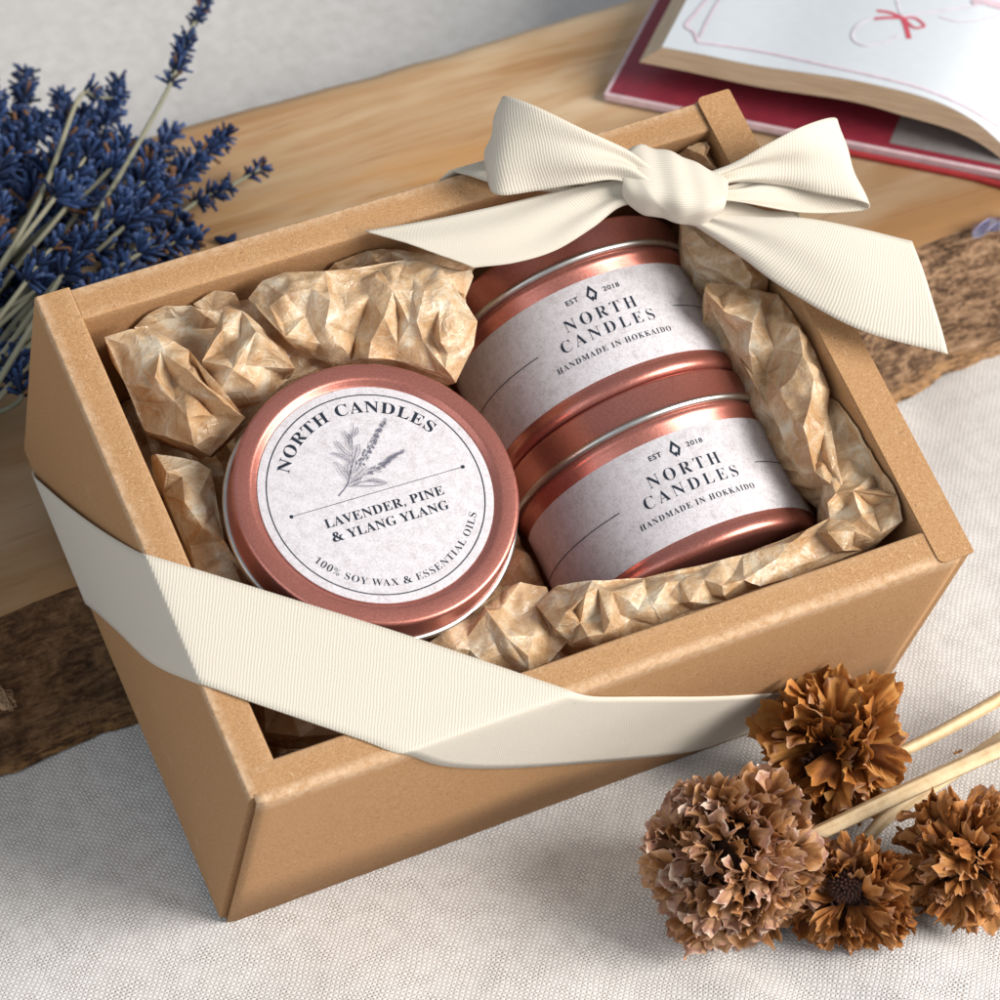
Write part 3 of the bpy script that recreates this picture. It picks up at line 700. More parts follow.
B_PTS = [(325, 266, -1.1), (333, 260, -.9), (367, 248, -.75), (379, 243, -.9), (391, 252, -.7), (363, 266, -1.0), (365, 279, -1.3), (389, 270, -1.15), (345, 276, -1.2), (409, 262, -.75), (352, 258, -.95), (376, 259, -.6), (440, 255, -.9), (430, 275, -1.2), (480, 262, -1.2)]
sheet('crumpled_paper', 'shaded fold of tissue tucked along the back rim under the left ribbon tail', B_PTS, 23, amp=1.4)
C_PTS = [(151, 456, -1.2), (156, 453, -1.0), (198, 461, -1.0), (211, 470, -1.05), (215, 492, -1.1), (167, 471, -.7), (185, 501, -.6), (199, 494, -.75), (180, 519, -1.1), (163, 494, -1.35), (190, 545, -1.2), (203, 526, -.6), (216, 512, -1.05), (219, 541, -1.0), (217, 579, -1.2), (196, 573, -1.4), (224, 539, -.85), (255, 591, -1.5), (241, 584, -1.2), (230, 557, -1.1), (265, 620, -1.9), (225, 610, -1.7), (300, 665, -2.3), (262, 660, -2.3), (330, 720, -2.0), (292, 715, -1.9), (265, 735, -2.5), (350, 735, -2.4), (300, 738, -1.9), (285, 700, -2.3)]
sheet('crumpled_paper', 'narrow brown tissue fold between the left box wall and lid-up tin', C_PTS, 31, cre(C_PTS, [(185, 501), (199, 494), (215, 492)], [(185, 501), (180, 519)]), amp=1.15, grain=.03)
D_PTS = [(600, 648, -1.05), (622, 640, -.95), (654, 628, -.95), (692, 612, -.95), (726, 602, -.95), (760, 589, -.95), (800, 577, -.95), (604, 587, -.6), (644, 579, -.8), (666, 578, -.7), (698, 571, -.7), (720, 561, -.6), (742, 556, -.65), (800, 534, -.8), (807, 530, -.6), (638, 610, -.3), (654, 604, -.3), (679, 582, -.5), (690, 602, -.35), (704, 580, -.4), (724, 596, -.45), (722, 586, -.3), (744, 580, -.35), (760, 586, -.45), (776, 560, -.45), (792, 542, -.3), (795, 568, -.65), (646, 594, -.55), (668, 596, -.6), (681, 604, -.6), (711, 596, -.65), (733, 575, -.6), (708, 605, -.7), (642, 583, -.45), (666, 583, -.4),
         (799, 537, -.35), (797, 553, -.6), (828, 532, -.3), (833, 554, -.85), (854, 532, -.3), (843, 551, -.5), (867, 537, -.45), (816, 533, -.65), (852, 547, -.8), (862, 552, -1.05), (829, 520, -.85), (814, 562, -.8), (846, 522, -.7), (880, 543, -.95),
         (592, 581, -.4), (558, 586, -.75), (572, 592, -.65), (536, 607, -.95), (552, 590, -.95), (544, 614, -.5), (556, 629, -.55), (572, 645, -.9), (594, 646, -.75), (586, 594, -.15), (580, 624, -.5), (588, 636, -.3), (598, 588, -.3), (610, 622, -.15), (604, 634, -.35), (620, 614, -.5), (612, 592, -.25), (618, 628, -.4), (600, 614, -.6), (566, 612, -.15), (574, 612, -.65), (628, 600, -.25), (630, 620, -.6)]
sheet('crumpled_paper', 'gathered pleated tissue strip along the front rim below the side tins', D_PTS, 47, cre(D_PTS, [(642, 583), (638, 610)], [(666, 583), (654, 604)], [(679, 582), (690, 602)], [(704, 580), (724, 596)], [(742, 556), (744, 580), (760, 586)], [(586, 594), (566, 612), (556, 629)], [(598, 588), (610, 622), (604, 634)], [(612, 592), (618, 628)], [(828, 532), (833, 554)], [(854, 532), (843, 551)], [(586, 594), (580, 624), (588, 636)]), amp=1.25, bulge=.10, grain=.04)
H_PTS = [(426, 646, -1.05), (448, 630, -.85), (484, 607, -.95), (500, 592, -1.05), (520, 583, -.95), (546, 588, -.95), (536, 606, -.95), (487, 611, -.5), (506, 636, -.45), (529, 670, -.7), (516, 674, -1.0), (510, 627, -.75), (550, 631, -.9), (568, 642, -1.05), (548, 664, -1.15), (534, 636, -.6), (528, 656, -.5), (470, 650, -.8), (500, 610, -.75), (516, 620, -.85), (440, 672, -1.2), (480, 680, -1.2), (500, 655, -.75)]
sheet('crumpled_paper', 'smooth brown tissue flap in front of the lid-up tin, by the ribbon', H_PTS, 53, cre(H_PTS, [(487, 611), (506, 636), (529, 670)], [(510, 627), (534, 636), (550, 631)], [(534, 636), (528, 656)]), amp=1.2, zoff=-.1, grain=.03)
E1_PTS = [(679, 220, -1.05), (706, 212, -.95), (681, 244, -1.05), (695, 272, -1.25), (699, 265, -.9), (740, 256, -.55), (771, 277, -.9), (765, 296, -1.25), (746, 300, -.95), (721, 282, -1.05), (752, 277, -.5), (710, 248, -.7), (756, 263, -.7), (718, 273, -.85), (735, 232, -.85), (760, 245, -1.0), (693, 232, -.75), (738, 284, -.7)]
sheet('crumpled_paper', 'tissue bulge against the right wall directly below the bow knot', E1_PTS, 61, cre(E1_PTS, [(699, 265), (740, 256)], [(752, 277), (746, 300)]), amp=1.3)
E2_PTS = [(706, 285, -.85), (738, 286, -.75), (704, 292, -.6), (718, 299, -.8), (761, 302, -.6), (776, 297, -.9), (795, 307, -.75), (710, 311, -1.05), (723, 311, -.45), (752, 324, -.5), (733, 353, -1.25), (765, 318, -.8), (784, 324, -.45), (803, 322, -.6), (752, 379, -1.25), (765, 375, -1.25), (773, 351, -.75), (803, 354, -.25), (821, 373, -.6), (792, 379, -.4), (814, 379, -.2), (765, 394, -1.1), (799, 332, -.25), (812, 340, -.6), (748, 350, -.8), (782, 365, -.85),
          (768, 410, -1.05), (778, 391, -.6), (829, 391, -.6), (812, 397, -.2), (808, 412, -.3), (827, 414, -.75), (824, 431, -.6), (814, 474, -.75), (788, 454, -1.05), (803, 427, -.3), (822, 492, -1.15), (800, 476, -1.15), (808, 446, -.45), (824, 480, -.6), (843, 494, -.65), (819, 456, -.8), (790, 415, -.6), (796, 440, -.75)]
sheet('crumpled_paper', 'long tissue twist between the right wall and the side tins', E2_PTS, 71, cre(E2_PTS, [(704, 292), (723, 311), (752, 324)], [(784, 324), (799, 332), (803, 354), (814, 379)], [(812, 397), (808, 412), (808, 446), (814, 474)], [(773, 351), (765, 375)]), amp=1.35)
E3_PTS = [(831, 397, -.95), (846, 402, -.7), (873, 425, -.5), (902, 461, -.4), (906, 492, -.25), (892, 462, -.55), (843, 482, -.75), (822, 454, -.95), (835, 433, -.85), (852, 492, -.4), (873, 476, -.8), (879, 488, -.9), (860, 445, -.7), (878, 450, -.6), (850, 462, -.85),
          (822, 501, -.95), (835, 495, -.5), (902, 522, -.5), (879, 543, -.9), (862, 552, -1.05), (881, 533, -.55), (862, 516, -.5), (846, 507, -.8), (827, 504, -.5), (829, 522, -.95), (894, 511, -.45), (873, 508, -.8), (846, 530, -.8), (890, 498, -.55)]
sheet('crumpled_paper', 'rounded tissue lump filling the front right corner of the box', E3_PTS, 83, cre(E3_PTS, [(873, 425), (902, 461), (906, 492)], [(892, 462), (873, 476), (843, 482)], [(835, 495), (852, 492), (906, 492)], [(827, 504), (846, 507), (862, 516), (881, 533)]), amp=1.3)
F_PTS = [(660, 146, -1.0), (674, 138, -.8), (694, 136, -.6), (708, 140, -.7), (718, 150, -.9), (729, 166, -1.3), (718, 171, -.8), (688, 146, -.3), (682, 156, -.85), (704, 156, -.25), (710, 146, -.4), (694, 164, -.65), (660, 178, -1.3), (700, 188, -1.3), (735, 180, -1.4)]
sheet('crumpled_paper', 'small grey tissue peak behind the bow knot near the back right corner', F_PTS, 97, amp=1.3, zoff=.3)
# loose lining on the box floor round the lid-up tin
m_ = MB(); m_.grid([[V((.92 + 8.6 * i / 60, .95 + 11 * j / 76, -4.9 + .55 * abs(noise.noise(V((i * .13, j * .11, 3)))) * 2 + .2 * abs(noise.noise(V((i * .31, j * .27, 5)))))) for j in range(77)] for i in range(61)])
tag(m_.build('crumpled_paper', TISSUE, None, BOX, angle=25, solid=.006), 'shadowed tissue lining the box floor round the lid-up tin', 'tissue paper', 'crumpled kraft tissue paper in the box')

# ------------------------------------------------------------------ ribbon
rib = empty('ribbon', BOX @ Matrix.Translation((BW / 2, BD / 2, 0)), 'cream woven cotton ribbon tied round the box with a bow', 'ribbon')
def strip(name, A, B, n=70, m_=16, parent=None, belly=0.0, rip=0.0, seed=0, solid=.03, uvf=None, soft=0, M=BOX):
    P, Q = cr(A, n), cr(B, n)
    for _ in range(soft):
        P = [P[0]] + [(P[i - 1] + P[i] * 2 + P[i + 1]) / 4 for i in range(1, n - 1)] + [P[-1]]; Q = [Q[0]] + [(Q[i - 1] + Q[i] * 2 + Q[i + 1]) / 4 for i in range(1, n - 1)] + [Q[-1]]
    mb_ = MB(); rows, uvs = [], []; s_ = 0; w0 = 2.5
    for i in range(n):
        if i: s_ += ((P[i] + Q[i]) - (P[i - 1] + Q[i - 1])).length / 2
        T = ((P[min(i + 1, n - 1)] + Q[min(i + 1, n - 1)]) - (P[max(i - 1, 0)] + Q[max(i - 1, 0)])); N = T.cross(Q[i] - P[i]).normalized()
        row, uv = [], []
        for j in range(m_ + 1):
            t = j / m_; p = P[i].lerp(Q[i], t) + N * belly * math.sin(PI * t) * (1 if not callable(belly) else 1)
            if rip:
                w = (Q[i] - P[i]).length; pin = max(0, 1 - w / 2.2)
                p = p + N * rip * (.25 + pin) * math.sin(t * 11 + seed + .8 * math.sin(s_ * 1.1)) 
            row.append(p); uv.append(uvf(p) if uvf else (s_, t * w0))
        rows.append(row); uvs.append(uv)
    mb_.grid(rows, uvs=uvs)
    return mb_.build(name, RIBBON, parent or rib, M, angle=180, solid=solid)
# band over the front left corner: bottom -> left face -> left rim -> opening -> front rim -> front face -> bottom
e = .05
def ux(u, v, X):
    d = rayd(u, v); return EYE + d * ((X - EYE.x) / d.x)
def uy(u, v, Y):
    d = rayd(u, v); return EYE + d * ((Y - EYE.y) / d.y)
A = [V((.6, 12.75, -BH - e)), V((-e, 12.25, -BH + .1)), ux(40, 482, -.12), ux(70, 508, -.12), ux(105, 533, -.1), V((-e, 6.6, -.55)), V((-.02, 6.25, -.06)), V((.12, 6.08, .045)), V((.9, 5.45, .07)), V((2.6, 4.07, .085)), V((4.6, 2.45, .085)), V((6.6, .75, .06)), V((7.35, .12, .04)), V((7.62, -.06, -.06)), V((8.15, -.09, -.6)), uy(650, 697, -.09), uy(720, 697, -.09), uy(797, 693, -.06), V((15.9, -.06, -BH + .1)), V((16.3, .5, -BH - e))]
B = [V((.6, 9.1, -BH - e)), V((-e, 8.62, -BH + .05)), ux(91, 607, -.1), ux(120, 633, -.12), ux(152, 664, -.1), V((-e, 3.35, -.6)), V((-.02, 3.0, -.06)), V((.1, 2.86, .045)), V((.85, 2.18, .06)), V((1.5, 1.62, .06)), V((2.1, 1.1, .06)), V((2.75, .55, .055)), V((3.25, .08, .04)), V((3.6, -.05, -.1)), V((4.45, -.09, -1.35)), uy(490, 768.5, -.09), uy(560, 765, -.09), uy(650, 757, -.08), V((12.75, -.06, -BH + .1)), V((13.2, .5, -BH - e))]
def unfold(p):                               # lay the three faces flat round the corner so the weave runs straight
    x, y = p.x, p.y
    if p.z < 0 and p.x < .3: x = min(p.z, 0) + min(p.x, 0)
    elif p.z < 0 and p.y < .3: y = min(p.z, 0) + min(p.y, 0)
    return (x * .772 - y * .635, x * .635 + y * .772)
strip('band', A, B, 240, 14, uvf=unfold, soft=22)
# band over the back right corner
A = [V((6.6, BD - .6, -BH - e)), V((7.2, BD + .03, -BH + .2)), V((8.5, BD + .05, -3)), V((10.0, BD + .04, -.2)), V((10.4, BD - .1, .06)), V((11.3, BD - .85, .16)), ub(600, 196, .45), ub(655, 204, .6), ub(705, 212, .6), V((16.7, 8.3, .13)), V((17.45, 7.7, .09)), V((17.58, 7.5, -.2)), V((17.56, 5.6, -3)), V((17.55, 3, -BH + .1))]
B = [V((9.4, BD - .6, -BH - e)), V((9.9, BD + .03, -BH + .2)), V((11.3, BD + .05, -3)), V((12.8, BD + .04, -.2)), V((13.1, BD - .1, .06)), V((13.0, BD - .85, .2)), ub(605, 176, .45), ub(655, 184, .6), ub(705, 190, .6), V((16.75, 9.6, .13)), V((17.45, 9.3, .09)), V((17.58, 9.1, -.2)), V((17.56, 7.8, -3)), V((17.55, 5.6, -BH + .1))]
strip('band', A, B, 140, 12)
# bow: each loop leaves the knot, opens out, turns and comes back underneath
A = [ub(650, 168, 1.5), ub(625, 150, 1.75), ub(585, 130, 2.1), ub(540, 108, 2.2), ub(510, 97, 1.9), ub(502, 99, 1.45), ub(512, 112, 1.0), ub(560, 150, .8), ub(620, 178, .9), ub(655, 185, .9)]
B = [ub(650, 196, 1.35), ub(620, 180, 1.5), ub(580, 184, 1.35), ub(535, 191, 1.0), ub(500, 195, .85), ub(488, 186, .6), ub(492, 165, .3), ub(550, 178, .35), ub(615, 190, .6), ub(650, 195, .8)]
strip('bow_loop', A, B, 110, 22, belly=.12, rip=.10, seed=.5)
A = [ub(690, 178, 1.4), ub(728, 166, 1.5), ub(765, 146, 1.9), ub(800, 128, 2.1), ub(828, 118, 1.9), ub(838, 120, 1.5), ub(832, 134, 1.0), ub(790, 160, .7), ub(735, 185, .8), ub(700, 190, .8)]
B = [ub(690, 200, 1.25), ub(730, 184, 1.15), ub(780, 186, .95), ub(825, 195, .95), ub(860, 201, .95), ub(869, 206, .7), ub(858, 211, .5), ub(800, 213, .6), ub(735, 203, .9), ub(700, 200, .9)]
strip('bow_loop', A, B, 110, 22, belly=.05, rip=.08, seed=2.0)
A = [ub(655, 180, 1.0), ub(618, 180, .95), ub(570, 188, .8), ub(500, 205, .6), ub(430, 220, .42), ub(365, 231, .30)]
B = [ub(655, 205, .9), ub(622, 206, .85), ub(592, 228, .72), ub(555, 251, .5), ub(515, 263, .42), ub(474, 268, .34)]
strip('ribbon_tail', A, B, 80, 18, belly=.10, rip=.07, seed=4)
A = [ub(680, 205, .9), ub(715, 213, 1.0), ub(760, 217, 1.15), ub(805, 218, 1.25), ub(858, 228, 1.2), ub(912, 241, 1.0)]
B = [ub(670, 215, .8), ub(692, 224, .75), ub(740, 256, .62), ub(785, 289, .6), ub(860, 330, .75), ub(948, 354, .9)]
strip('ribbon_tail', A, B, 80, 18, belly=-.10, rip=.06, seed=1.2)
# knot: a folded pad of ribbon
kc = ub(673, 187, 1.15); kx = (ub(724, 197, 1.15) - ub(626, 179, 1.15)); kl = kx.length / 2; kx.normalize(); kz = (V((0, 0, 1)) - kx * kx.z).normalized(); ky = kz.cross(kx)
mb = MB(); rows, uvs = [], []
for i in range(61):
    u = -1 + 2 * i / 60; row, uv = [], []
    prof = (1 - abs(u) ** 4.5 * .34)
    for j in range(64):
        a = 2 * PI * j / 64; ca, sa = math.cos(a), math.sin(a)
        fold = .030 * math.sin(5.2 * u + 1.4 * math.sin(a + .6) + .5) + .018 * math.sin(11 * u + 2.2 * math.cos(a) + 2) + .085 * (.5 - abs(math.sin(1.3 * u + .8 * a + .4)) ** .45) + .05 * (.5 - abs(math.sin(1.0 * u - .6 * a + 1.9)) ** .4)
        ry, rz = .76 * prof * (1.0 - .10 * u), .56 * prof
        k = (abs(ca) ** 3.6 + abs(sa) ** 3.6) ** (-1 / 3.6)
        row.append(kc + kx * u * kl * (1 + .06 * sa) + ky * (ca * k * (ry + fold) - .12 * u) + kz * sa * k * (rz + fold)); uv.append((a * .9, u * 1.25))
    rows.append(row); uvs.append(uv)
rows[0] = [p.lerp(kc - kx * kl * .8, .0) for p in rows[0]]
mb.grid(rows, closed_v=True, uvs=uvs); mb.fan([p.copy() for p in rows[0]][::-1]); mb.fan([p.copy() for p in rows[-1]])
mb.build('knot', RIBBON, rib, BOX, angle=180)

# ------------------------------------------------------------------ lavender
def lavender(pb, ph, pt, label, seed, zb=(.8, 1.2, 1.4), r=.62, bend=.25):
    """Stem from pb to ph, flower head from ph to pt (photo points on planes above the board)."""
    rg = random.Random(seed); tone0 = rg.uniform(-.12, .14)
    b, h, t = uw(pb[0], pb[1], HB + zb[0]), uw(ph[0], ph[1], HB + zb[1]), uw(pt[0], pt[1], HB + zb[2])
    root = empty('lavender_sprig', Matrix.Translation((b.x, b.y, HB)), label, 'lavender', 'dried lavender sprigs')
    mid = b.lerp(h, .55) + V((rg.uniform(-1, 1), rg.uniform(-1, 1), 0)) * bend
    m_ = MB(); pts = cr([b, mid, h, h.lerp(t, .5) + V((rg.uniform(-.15, .15), rg.uniform(-.15, .15), .05)), t], 40); m_.tube(pts[:38], [.085 - .045 * i / 39 for i in range(38)], 6, c=rg.uniform(.2, .9)); m_.build('stem', STEM, root)
    hd = pts[20:38]; L = sum((hd[i + 1] - hd[i]).length for i in range(len(hd) - 1)); nw = max(3, int(L / .36)); m_ = MB()
    for k in range(nw):
        f_ = (k + .5) / nw; q = f_ * (len(hd) - 1); i = min(int(q), len(hd) - 2); p = hd[i].lerp(hd[i + 1], q - i); T = (hd[i + 1] - hd[i]).normalized()
        if rg.random() < .12 and 0 < k < nw - 2: continue
        a = T.orthogonal().normalized(); bb = T.cross(a); nb = rg.randint(13, 18); taper = 1 - .35 * f_
        for w in range(nb):
            ang = 2 * PI * w / nb + rg.uniform(-.3, .3); d = (a * math.cos(ang) + bb * math.sin(ang) + T * rg.uniform(.1, 1.4)).normalized()
            ln = rg.uniform(.30, .56) * taper * r / .5; rr = rg.uniform(.034, .064) * (r / .5); o_ = p + T * rg.uniform(-.12, .12) + d * .04
            brown = rg.random() < .08
            ca, cb = d.orthogonal().normalized(), None; cb = d.cross(ca); rows, cs = [], []
            sh = rg.uniform(-.18, .18) + tone0 + (.25 if rg.random() < .12 else 0)
            for s_, rad in ((0, .35), (.2, .85), (.5, 1), (.75, .8), (.9, .95), (1.0, .25)):
                rows.append([o_ + d * ln * s_ + (ca * math.cos(x) + cb * math.sin(x)) * rr * rad * (1 + (.25 if s_ == .9 else 0) * math.sin(3 * x)) for x in [2 * PI * y / 6 for y in range(6)]])
                cs.append([(.9 + rg.uniform(-.04, .1)) if brown else min(.8, max(0, .12 + .5 * s_ + sh)) for _ in range(6)])
            m_.grid(rows, closed_v=True, cs=cs)
    m_.build('flower_head', BUD, root, angle=180)
LAV = 'dried lavender sprig massed in the blue bunch left of the box'
lavender((-60, 480), (165, 95), (212, -12), 'tallest dried lavender sprig, its head rising alone to the photo\'s top edge', 1, (1.6, 2.6, 3.0), .44)
lavender((-40, 330), (78, 100), (130, 100), 'dried lavender sprig with arched head beside the tallest sprig', 2, (1.6, 2.4, 2.2), .46)
lavender((-60, 360), (160, 195), (235, 128), 'dried lavender sprig whose head points right above the bunch\'s lowest tip', 3, (1.0, 1.2, 1.2))
lavender((-60, 420), (185, 210), (275, 160), 'dried lavender sprig whose head reaches farthest right over bare wood', 4, (.7, .7, .7), .46)
heads = [(-30, 250, 20, 140, 25, 65), (-50, 300, 55, 150, 62, 90), (-40, 260, -10, 190, -8, 80), (-60, 330, 100, 180, 128, 130), (-60, 350, 90, 205, 150, 140), (-60, 380, 60, 215, 95, 150), (-80, 330, 20, 225, 40, 160), (-80, 300, -10, 260, 0, 190),
         (-60, 400, 115, 235, 175, 185), (-60, 420, 110, 265, 200, 215), (-60, 430, 60, 270, 120, 210), (-60, 440, 90, 300, 170, 245), (-80, 420, 20, 290, 70, 230), (-80, 440, 30, 330, 95, 285), (-80, 400, -30, 310, 15, 255), (-60, 400, 130, 260, 210, 235),
         (-60, 470, 60, 330, 130, 270), (-90, 480, -20, 370, 30, 320), (-60, 380, 70, 250, 150, 200), (-60, 330, 10, 180, 35, 110), (-60, 380, 140, 225, 190, 160), (-90, 470, 0, 340, 60, 300), (-40, 300, 95, 150, 120, 75), (-60, 440, 20, 400, 20, 350), (-60, 360, 30, 250, 75, 185), (-80, 400, 100, 290, 150, 275)]
rg = random.Random(77)
for k in range(27):                          # the mass behind: heads side by side, stems fanning from the lower left
    tu, tv = rg.uniform(-20, 205), rg.uniform(95, 300)
    if tv < 60 + .52 * max(0, tu - 60) or tv > 330 - .42 * tu: continue
    an = math.atan2(-(440 - tv), tu + 150) + rg.uniform(-.25, .2); ln = rg.uniform(62, 95)
    hu, hv = tu - math.cos(an) * ln, tv - math.sin(an) * ln
    heads.append((-90 + rg.uniform(-20, 30), 430 + rg.uniform(-80, 60), hu, hv, tu, tv))
for k, q in enumerate(heads):
    rg = random.Random(200 + k); z0 = rg.uniform(.4, 1.0); z1 = rg.uniform(.4, 2.4)
    lavender(q[0:2], q[2:4], q[4:6], LAV, 100 + k, (z0, z1, z1 + rg.uniform(-.1, .3)), rg.uniform(.58, .74))
for k, (pu, pv) in enumerate([(197, 243), (222, 240), (232, 239)]):
    rg = random.Random(k); p = uw(pu, pv, HB + .12); m_ = MB(); d = V((rg.uniform(-1, 1), rg.uniform(-1, 1), .1)).normalized() * .22
    m_.tube([p - d, p - d * .5, p + d * .4, p + d], [.05, .11, .10, .03], 7, c=.35)
    tag(m_.build('lavender_bud', BUD), 'loose lavender bud fallen on the board behind the box\'s back rim', 'lavender bud', 'fallen lavender buds')

# ------------------------------------------------------------------ book
cA, cB, cC = uw(604, 93, HB + .35), uw(748, 122, HB + .35), uw(655, 0, HB + .35)
dx = (uw(900, 152, HB + .35) - cA); dx.z = 0; dx.normalize(); dy = (cC - cA); dy.z = 0; dy = (dy - dx * dx.dot(dy)).normalized()
MBK = frame(V((cA.x, cA.y, HB + .02)), dx, dy, V((0, 0, 1)))
book = empty('book', MBK, 'open hardback book with red cover and curved white page, behind the box', 'book')
def bpix(u, v, yy):                          # point of the vertical plane y = yy of the book
    Mi = MBK.inverted(); o_ = Mi @ EYEW; d = Mi.to_3x3() @ (BOX.to_3x3() @ rayd(u, v)); return o_ + d * ((yy - o_.y) / d.y)
CL_ = 14.0
mb = MB(); poly = []
mb.prism([(0, 0), (CL_, 0), (CL_, 24), (0, 24)], 2, .09, .28)
o = mb.build('cover', PINKEDGE, book, MBK, smooth=False); md = o.modifiers.new('bevel', 'BEVEL'); md.width = .06; md.segments = 3
mb = MB(); mb.grid([[V((x, y, .285)) for y in (.12, 8, 16, 23.9)] for x in (.1, 6, 13.9)]); mb.build('cover_cloth', MAROON, o, MBK, smooth=False)
g0 = bpix(889, 122, 0); mb = MB(); x0 = 8.05
mb.grid([[V((x, y, .292)) for y in (.35, 8, 16, 23)] for x in (x0, 10, 12, 13.9)]); mb.build('endpaper', GREY, o, MBK, smooth=False)
mb = MB(); rows = []
for i in range(40):                          # red cloth of the spine and back board that shows below the cover
    x = 5.2 + (CL_ + 3 - 5.2) * i / 39; s_ = max(0, (x - 10.5) / 6)
    yo = -.14 - .75 * s_ ; zc = .08 + .10 * s_
    rows.append([V((x, yo + (.08 + .3 * s_ * s_) * math.cos(a) - 0, zc + (.10 + .50 * s_ * s_) * math.sin(a))) for a in [2 * PI * k / 12 for k in range(12)]] )
mb.grid(rows, closed_v=True); mb.fan(rows[0]); mb.fan(rows[-1]); mb.build('spine', REDEDGE, book, MBK, angle=60)
YB = .55
Tt = [bpix(u, v, YB) for u, v in ((662, 47), (700, 54), (760, 66), (850, 79.5), (925, 97.5), (970, 118), (1000, 142), (1030, 172))]
Bt = [bpix(u, v, YB) for u, v in ((639, 62), (690, 72), (760, 87), (850, 101), (905, 116), (955, 131), (990, 150), (1022, 178))]
n = 60; TP, BP = cr(Tt, n), cr(Bt, n); depth = 22
def off(p, y): return V((p.x, y, p.z))
mb = MB()
rows = []
for i in range(n):
    rows.append([off(BP[i], YB), off(BP[i].lerp(TP[i], .33), YB + .015), off(BP[i].lerp(TP[i], .66), YB - .01), off(TP[i], YB)])
mb.grid(rows); mb.grid([[off(p, YB), off(p, YB + depth)] for p in BP])
mb.grid([[off(BP[0].lerp(TP[0], k / 4), YB), off(BP[0].lerp(TP[0], k / 4), YB + depth)] for k in range(5)])
blk = mb.build('page_block', BLOCK, book, MBK, angle=50)
mb = MB(); mb.grid([[off(TP[i], YB - .01 + depth * k / 8) + V((0, 0, .008)) for k in range(9)] for i in range(n)])
pg = mb.build('page', PAGE, blk, MBK, angle=180)
bvp = BVHTree.FromPolygons([MBK @ v for v in mb.v], mb.f)
def onpage(u, v):
    d = (BOX.to_3x3() @ rayd(u, v)).normalized(); h = bvp.ray_cast(EYEW, d)
    return h[0] + V((0, 0, .012)) if h[0] is not None else None
zlift = [0.0]
def pstroke(m_, pix, w):
    P = [onpage(p.x, p.y) for p in cr([V((*q, 0)) for q in pix], 30)]; P = [p for p in P if p is not None]; zlift[0] += .0015
    rows = []
    for i, p in enumerate(P):
        t = (P[min(i + 1, len(P) - 1)] - P[max(i - 1, 0)]); t.z = 0; t.normalize(); s_ = V((-t.y, t.x, 0)) * w / 2; rows.append([p - s_ + V((0, 0, zlift[0])), p + s_ + V((0, 0, zlift[0]))])
    if len(rows) > 1: m_.grid(rows)
mb = MB(); mb.recalc = False
for q, w in (([(877, 11), (890, 13), (902, 18)], .12), ([(874, 19), (888, 18), (902, 18)], .12), ([(902, 17), (906, 27), (909, 39)], .14), ([(903, 17), (916, 19), (925, 26)], .09), ([(904, 19), (914, 28), (925, 27)], .09), ([(900, 16), (903, 18), (906, 20)], .2)): pstroke(mb, q, w)
mb.build('bow_print', PRINTRED, pg, smooth=False)
mb = MB(); mb.recalc = False
for q, w in (([(897, 0), (899, 8), (902, 16)], .07), ([(903, 17), (935, 12), (975, 6), (1000, 2)], .1), ([(874, 18), (858, 26), (853, 38), (864, 46), (884, 43), (900, 36)], .07), ([(940, 17), (960, 22), (985, 20), (1005, 13)], .07)): pstroke(mb, q, w)
mb.build('line_print', PRINTPALE, pg, smooth=False)
mb = MB(); mb.recalc = False
for q, w in (([(712, -6), (697, 12), (686, 26), (694, 33), (698, 43)], .07), ([(698, 43), (760, 52), (830, 67), (880, 78), (925, 90), (965, 107), (1000, 128)], .07), ([(700, 38), (708, 20), (722, -4)], .05)): pstroke(mb, q, w)
for q, w in (([(972, 3), (985, 1), (1000, 4)], .25), ([(975, -2), (990, 5), (1004, 9)], .18)): pstroke(mb, q, w)
mb.build('frame_print', PRINTPINK, pg, smooth=False)

# ------------------------------------------------------------------ dried flowers
def petal(m_, base, d, side, ln, w, curl, ruf, rg, tone):
    """A crinkled petal: from base along d, fanning out to a wavy, ruffled rim."""
    nrm = d.cross(side).normalized(); nl, nw = 11, 17; rows, cs = [], []; ph, ph2, ph3 = rg.uniform(0, 6), rg.uniform(0, 6), rg.uniform(0, 6); tw = rg.uniform(-.5, .5); fq = rg.uniform(4.2, 6.5)
    for i in range(nl):
        t = i / (nl - 1); row, c = [], []; ww = w * (.18 + .82 * t ** .8)
        for j in range(nw):
            s_ = -1 + 2 * j / (nw - 1)
            z = curl * t * t * ln * (1 + .3 * s_ * tw) + ruf * t ** 1.5 * (math.sin(s_ * fq + ph + 1.2 * t) + .5 * math.sin(s_ * fq * 2.1 + ph2 + 4 * t) + .2 * math.sin(s_ * fq * 4 + ph3 - 3 * t))
            edge = (.07 * math.sin(s_ * fq * 1.3 + ph3) + .03 * math.sin(s_ * 17 + ph2)) * ln * t ** 3
            ex = ln * t * (1 - .30 * abs(s_) ** 2.6 * t) + edge
            row.append(base + d * ex + side * s_ * ww * .5 * (1 - .12 * t * abs(s_) ** 3) + nrm * z + side * tw * t * t * ln * .25)
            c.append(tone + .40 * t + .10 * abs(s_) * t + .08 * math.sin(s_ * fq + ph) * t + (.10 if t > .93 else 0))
        rows.append(row); cs.append(c)
    m_.grid(rows, cs=cs)
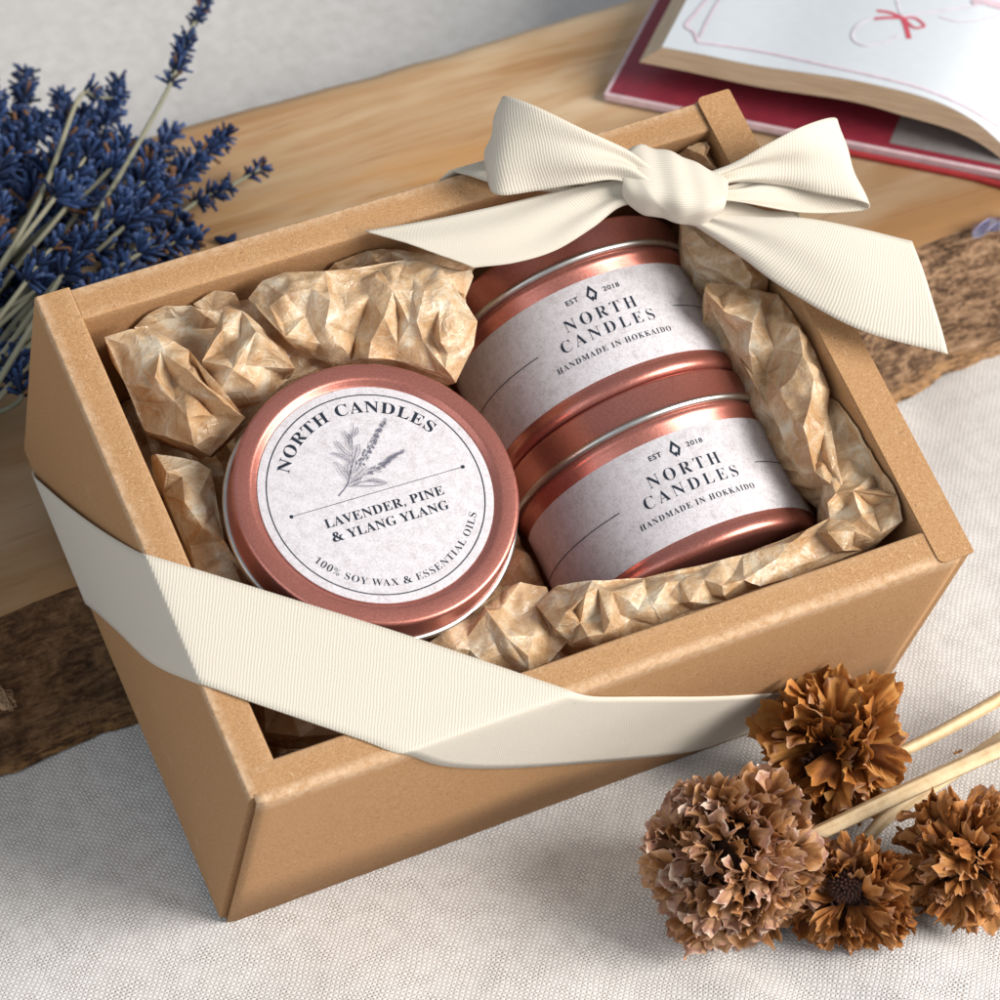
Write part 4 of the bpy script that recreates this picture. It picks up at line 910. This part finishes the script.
def bloom(root, name, c, axis, R, npet, mat, seed, spread=115, ln=(.5, .8), pw=(.5, .85), squash=1.0, tone=.12, hollow=0, ruf=.09, core=.45):
    rg = random.Random(seed); axis = axis.normalized(); a = axis.orthogonal().normalized(); b = axis.cross(a); m_ = MB(); g = PI * (3 - 5 ** .5)
    cmin = math.cos(math.radians(spread))
    for k in range(npet):
        z = 1 - (1 - cmin) * (k + .5) / npet; phi = math.acos(max(-1, min(1, z))); th = g * k + rg.uniform(-.25, .25)
        if math.degrees(phi) < hollow: continue
        rad = a * math.cos(th) + b * math.sin(th)
        d = (axis * math.cos(phi) * squash + rad * math.sin(phi)); d = (d + V((rg.uniform(-1, 1), rg.uniform(-1, 1), rg.uniform(-1, 1))) * .22).normalized()
        L = R * rg.uniform(*ln); base = c + d * (R * rg.uniform(.86, 1.08) * (1 + .30 * noise.noise(d * 1.9 + V((seed, 0, 0)))) - L)
        side = axis.cross(d); side = side.normalized() if side.length > .1 else a; side = (Matrix.Rotation(rg.uniform(-1.0, 1.0), 3, d) @ side)
        petal(m_, base, d, side, L, R * rg.uniform(*pw), rg.uniform(-.5, .65), R * ruf * rg.uniform(.6, 1.5), rg, tone + rg.uniform(-.16, .26))
    # dark heart that the petals are rooted in
    rows, cs = [], []
    for i in range(13):
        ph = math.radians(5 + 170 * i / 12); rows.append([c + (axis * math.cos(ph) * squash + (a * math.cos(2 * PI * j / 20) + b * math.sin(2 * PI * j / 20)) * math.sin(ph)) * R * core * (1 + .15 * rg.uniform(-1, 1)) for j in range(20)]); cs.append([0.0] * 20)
    m_.grid(rows, closed_v=True, cs=cs)
    m_.recalc = False
    return m_.build(name, mat, root, angle=180)
def stalk(root, pts, r0, r1, seed):
    rg = random.Random(seed); m_ = MB(); P = cr(pts, 50); k = 14; rows, cs = [], []
    a = V((0, 0, 1))
    for i, p in enumerate(P):
        T = (P[min(i + 1, 49)] - P[max(i - 1, 0)]).normalized(); a = (a - T * a.dot(T)).normalized(); b = T.cross(a); r = r0 + (r1 - r0) * i / 49
        rows.append([p + (a * math.cos(2 * PI * j / k) + b * math.sin(2 * PI * j / k)) * r * (1 + .10 * math.sin(5 * 2 * PI * j / k + 1)) for j in range(k)]); cs.append([.5 + .3 * math.sin(j * 2.1 + seed) for j in range(k)])
    m_.grid(rows, closed_v=True, cs=cs); m_.fan(rows[0][::-1], .3); m_.fan(rows[-1], .3)
    return m_.build('stalk', STALK, root, angle=180)
def flower(label, c): return empty('dried_flower', Matrix.Translation((c.x, c.y, 0)), label, 'dried flower', 'dried flowers in front of the box')
# big mauve head
c = uw(731, 860, 1.75)
f1 = flower('largest dried flower, dense mauve and tan petals, at the left of the four', c)
ax1 = (uw(728, 852, 1.7) - uw(1000, 752, 1.4)); ax1 = (ax1.normalized() + V((0, -.25, .55))).normalized()
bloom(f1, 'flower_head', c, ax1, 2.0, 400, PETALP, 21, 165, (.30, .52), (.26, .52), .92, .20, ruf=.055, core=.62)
stalk(f1, [uw(790, 846, 1.5), uw(830, 828, 1.52), uw(910, 790, 1.56), uw(1045, 728, 1.6)], .175, .21, 2)
# ochre head facing down-left with open dark centre
c = uw(832, 752, 1.45)
f2 = flower('ochre dried flower with broad papery petals, touching the box front', c)
ax2 = V((-.80, -.48, .30))
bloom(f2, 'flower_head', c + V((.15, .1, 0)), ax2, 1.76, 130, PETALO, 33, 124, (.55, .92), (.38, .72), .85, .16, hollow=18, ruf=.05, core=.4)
m_ = MB(); cc_ = c + ax2.normalized() * .75
for k in range(60):
    rg = random.Random(k); d = (ax2.normalized() + V((rg.uniform(-1, 1), rg.uniform(-1, 1), rg.uniform(-1, 1))) * .75).normalized(); petal(m_, cc_ - d * .1, d, d.orthogonal().normalized(), rg.uniform(.35, .6), .14, .3, .02, rg, .0)
m_.recalc = False; m_.build('flower_centre', CONE, f2, angle=180)
stalk(f2, [uw(880, 762, 1.2), uw(926, 740, 1.2), uw(965, 719, 1.22), uw(1040, 676, 1.3)], .14, .17, 5)
# small open one with a cone
c = uw(852, 893, .95)
f3 = flower('smallest dried flower, open orange-brown rosette with a dark cone in its middle', c)
ax3 = (EYEW - c).normalized() + V((-.35, -.25, 0))
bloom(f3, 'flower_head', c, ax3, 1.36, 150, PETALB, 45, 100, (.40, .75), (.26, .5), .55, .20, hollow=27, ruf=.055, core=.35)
for q in range(3):
    pass
m_ = MB(); c3 = uw(846, 884, 1.45); a3 = ax3.normalized(); o_ = a3.orthogonal().normalized(); p_ = a3.cross(o_); rg = random.Random(9)
for k in range(90):
    z = 1 - k / 90; th = k * 2.39996; rr = math.sqrt(max(0, 1 - z * z)); d = (a3 * (z + .1) + (o_ * math.cos(th) + p_ * math.sin(th)) * rr).normalized()
    q = c3 + d * .30; m_.tube([q - d * .1, q + d * .06, q + d * rg.uniform(.12, .2)], [.05, .05, .012], 5)
m_.build('flower_centre', CONE, f3, angle=180)
stalk(f3, [uw(866, 840, .75), uw(890, 815, .78), uw(940, 781, .85), uw(1050, 708, 1.0)], .16, .20, 7)
# right-hand one, cut by the frame
c = uw(970, 858, 1.35)
f4 = flower('brown ragged dried flower cut by the photo\'s right edge', c)
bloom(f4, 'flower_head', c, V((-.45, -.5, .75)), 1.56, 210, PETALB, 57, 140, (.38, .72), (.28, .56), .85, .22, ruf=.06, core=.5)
stalk(f4, [c + V((.6, .3, -.3)), c + V((2, .6, -.4)), c + V((5, 1.5, -.4))], .18, .2, 8)
for k, (pu, pv, w) in enumerate([(951, 754, .18), (828, 838, .45), (846, 842, .35)]):
    p = uw(pu, pv, .12); rg = random.Random(70 + k); m_ = MB(); m_.recalc = False
    petal(m_, p, V((rg.uniform(-1, 1), rg.uniform(-1, 1), .12)).normalized(), V((0, 0, 1)).cross(V((rg.uniform(-1, 1), rg.uniform(-1, 1), 0))).normalized(), w * 1.3, w, .3, .04, rg, .35)
    tag(m_.build('fallen_petal', PETALO, angle=180), ['tiny orange petal crumb on the linen above the stalks', 'curled petal scrap lying between the two nearest flower heads', 'petal scrap lying under the crossing stalks'][k], 'petal', 'fallen petals')

# ------------------------------------------------------------------ bits
m_ = MB(); rg = random.Random(4)
for k in range(16):
    P = [uw(-12 + rg.uniform(-3, 3), 690 + rg.uniform(-8, 8), 1.9)]
    for i in range(4): P.append(uw(-8 + 5 * (i + 1) + rg.uniform(-6, 6), 690 + 4 * i + rg.uniform(-9, 9), 1.95 + .05 * i + rg.uniform(-.05, .12)))
    m_.tube(cr(P, 14), .018, 4)
m_.tube(cr([uw(-30, 660, 1.9), uw(-10, 690, 1.95), uw(3, 705, 1.95), uw(8, 708, 1.9)], 16), [.12] * 12 + [.1, .09, .07, .05], 8)
tag(m_.build('twine_end', TWINE, angle=180), 'frayed end of brown twine against the dark bark side of the board', 'twine')
m_ = MB(); m_.grid([[uw(972 + 9 * i, 224 + 7 * j - 3 * i + 2 * ((i + j) % 2), HB + .06 + .12 * ((i * 2 + j) % 3)) for j in range(3)] for i in range(6)])
tag(m_.build('foil_scrap', FOIL, smooth=False, solid=.02), 'crinkled silvery foil scrap on the board below the book', 'foil scrap')

# ------------------------------------------------------------------ light
w = bpy.data.worlds.new('World'); sc.world = w; w.use_nodes = True; bg = w.node_tree.nodes['Background']; bg.inputs[0].default_value = (.84, .92, 1.0, 1); bg.inputs[1].default_value = .38
def area(name, loc, target, size, energy, colr):
    d = bpy.data.lights.new(name, 'AREA'); d.shape = 'RECTANGLE'; d.size, d.size_y = size; d.energy = energy; d.color = colr
    o_ = bpy.data.objects.new(name, d); col.objects.link(o_); o_.location = loc; o_.rotation_euler = (V(target) - V(loc)).to_track_quat('-Z', 'Y').to_euler(); return o_
area('window_light', (118, -100, 92), (8, 6, 3), (105, 90), 590000, (1.0, .96, .905))
area('room_fill', (-120, -55, 85), (6, 6, 3), (140, 120), 70000, (.90, .95, 1.0))
sc.view_settings.view_transform = 'Standard'; sc.view_settings.look = 'None'; sc.view_settings.exposure = 0; sc.view_settings.gamma = 1
sc.render.engine = 'CYCLES'; sc.cycles.use_denoising = True
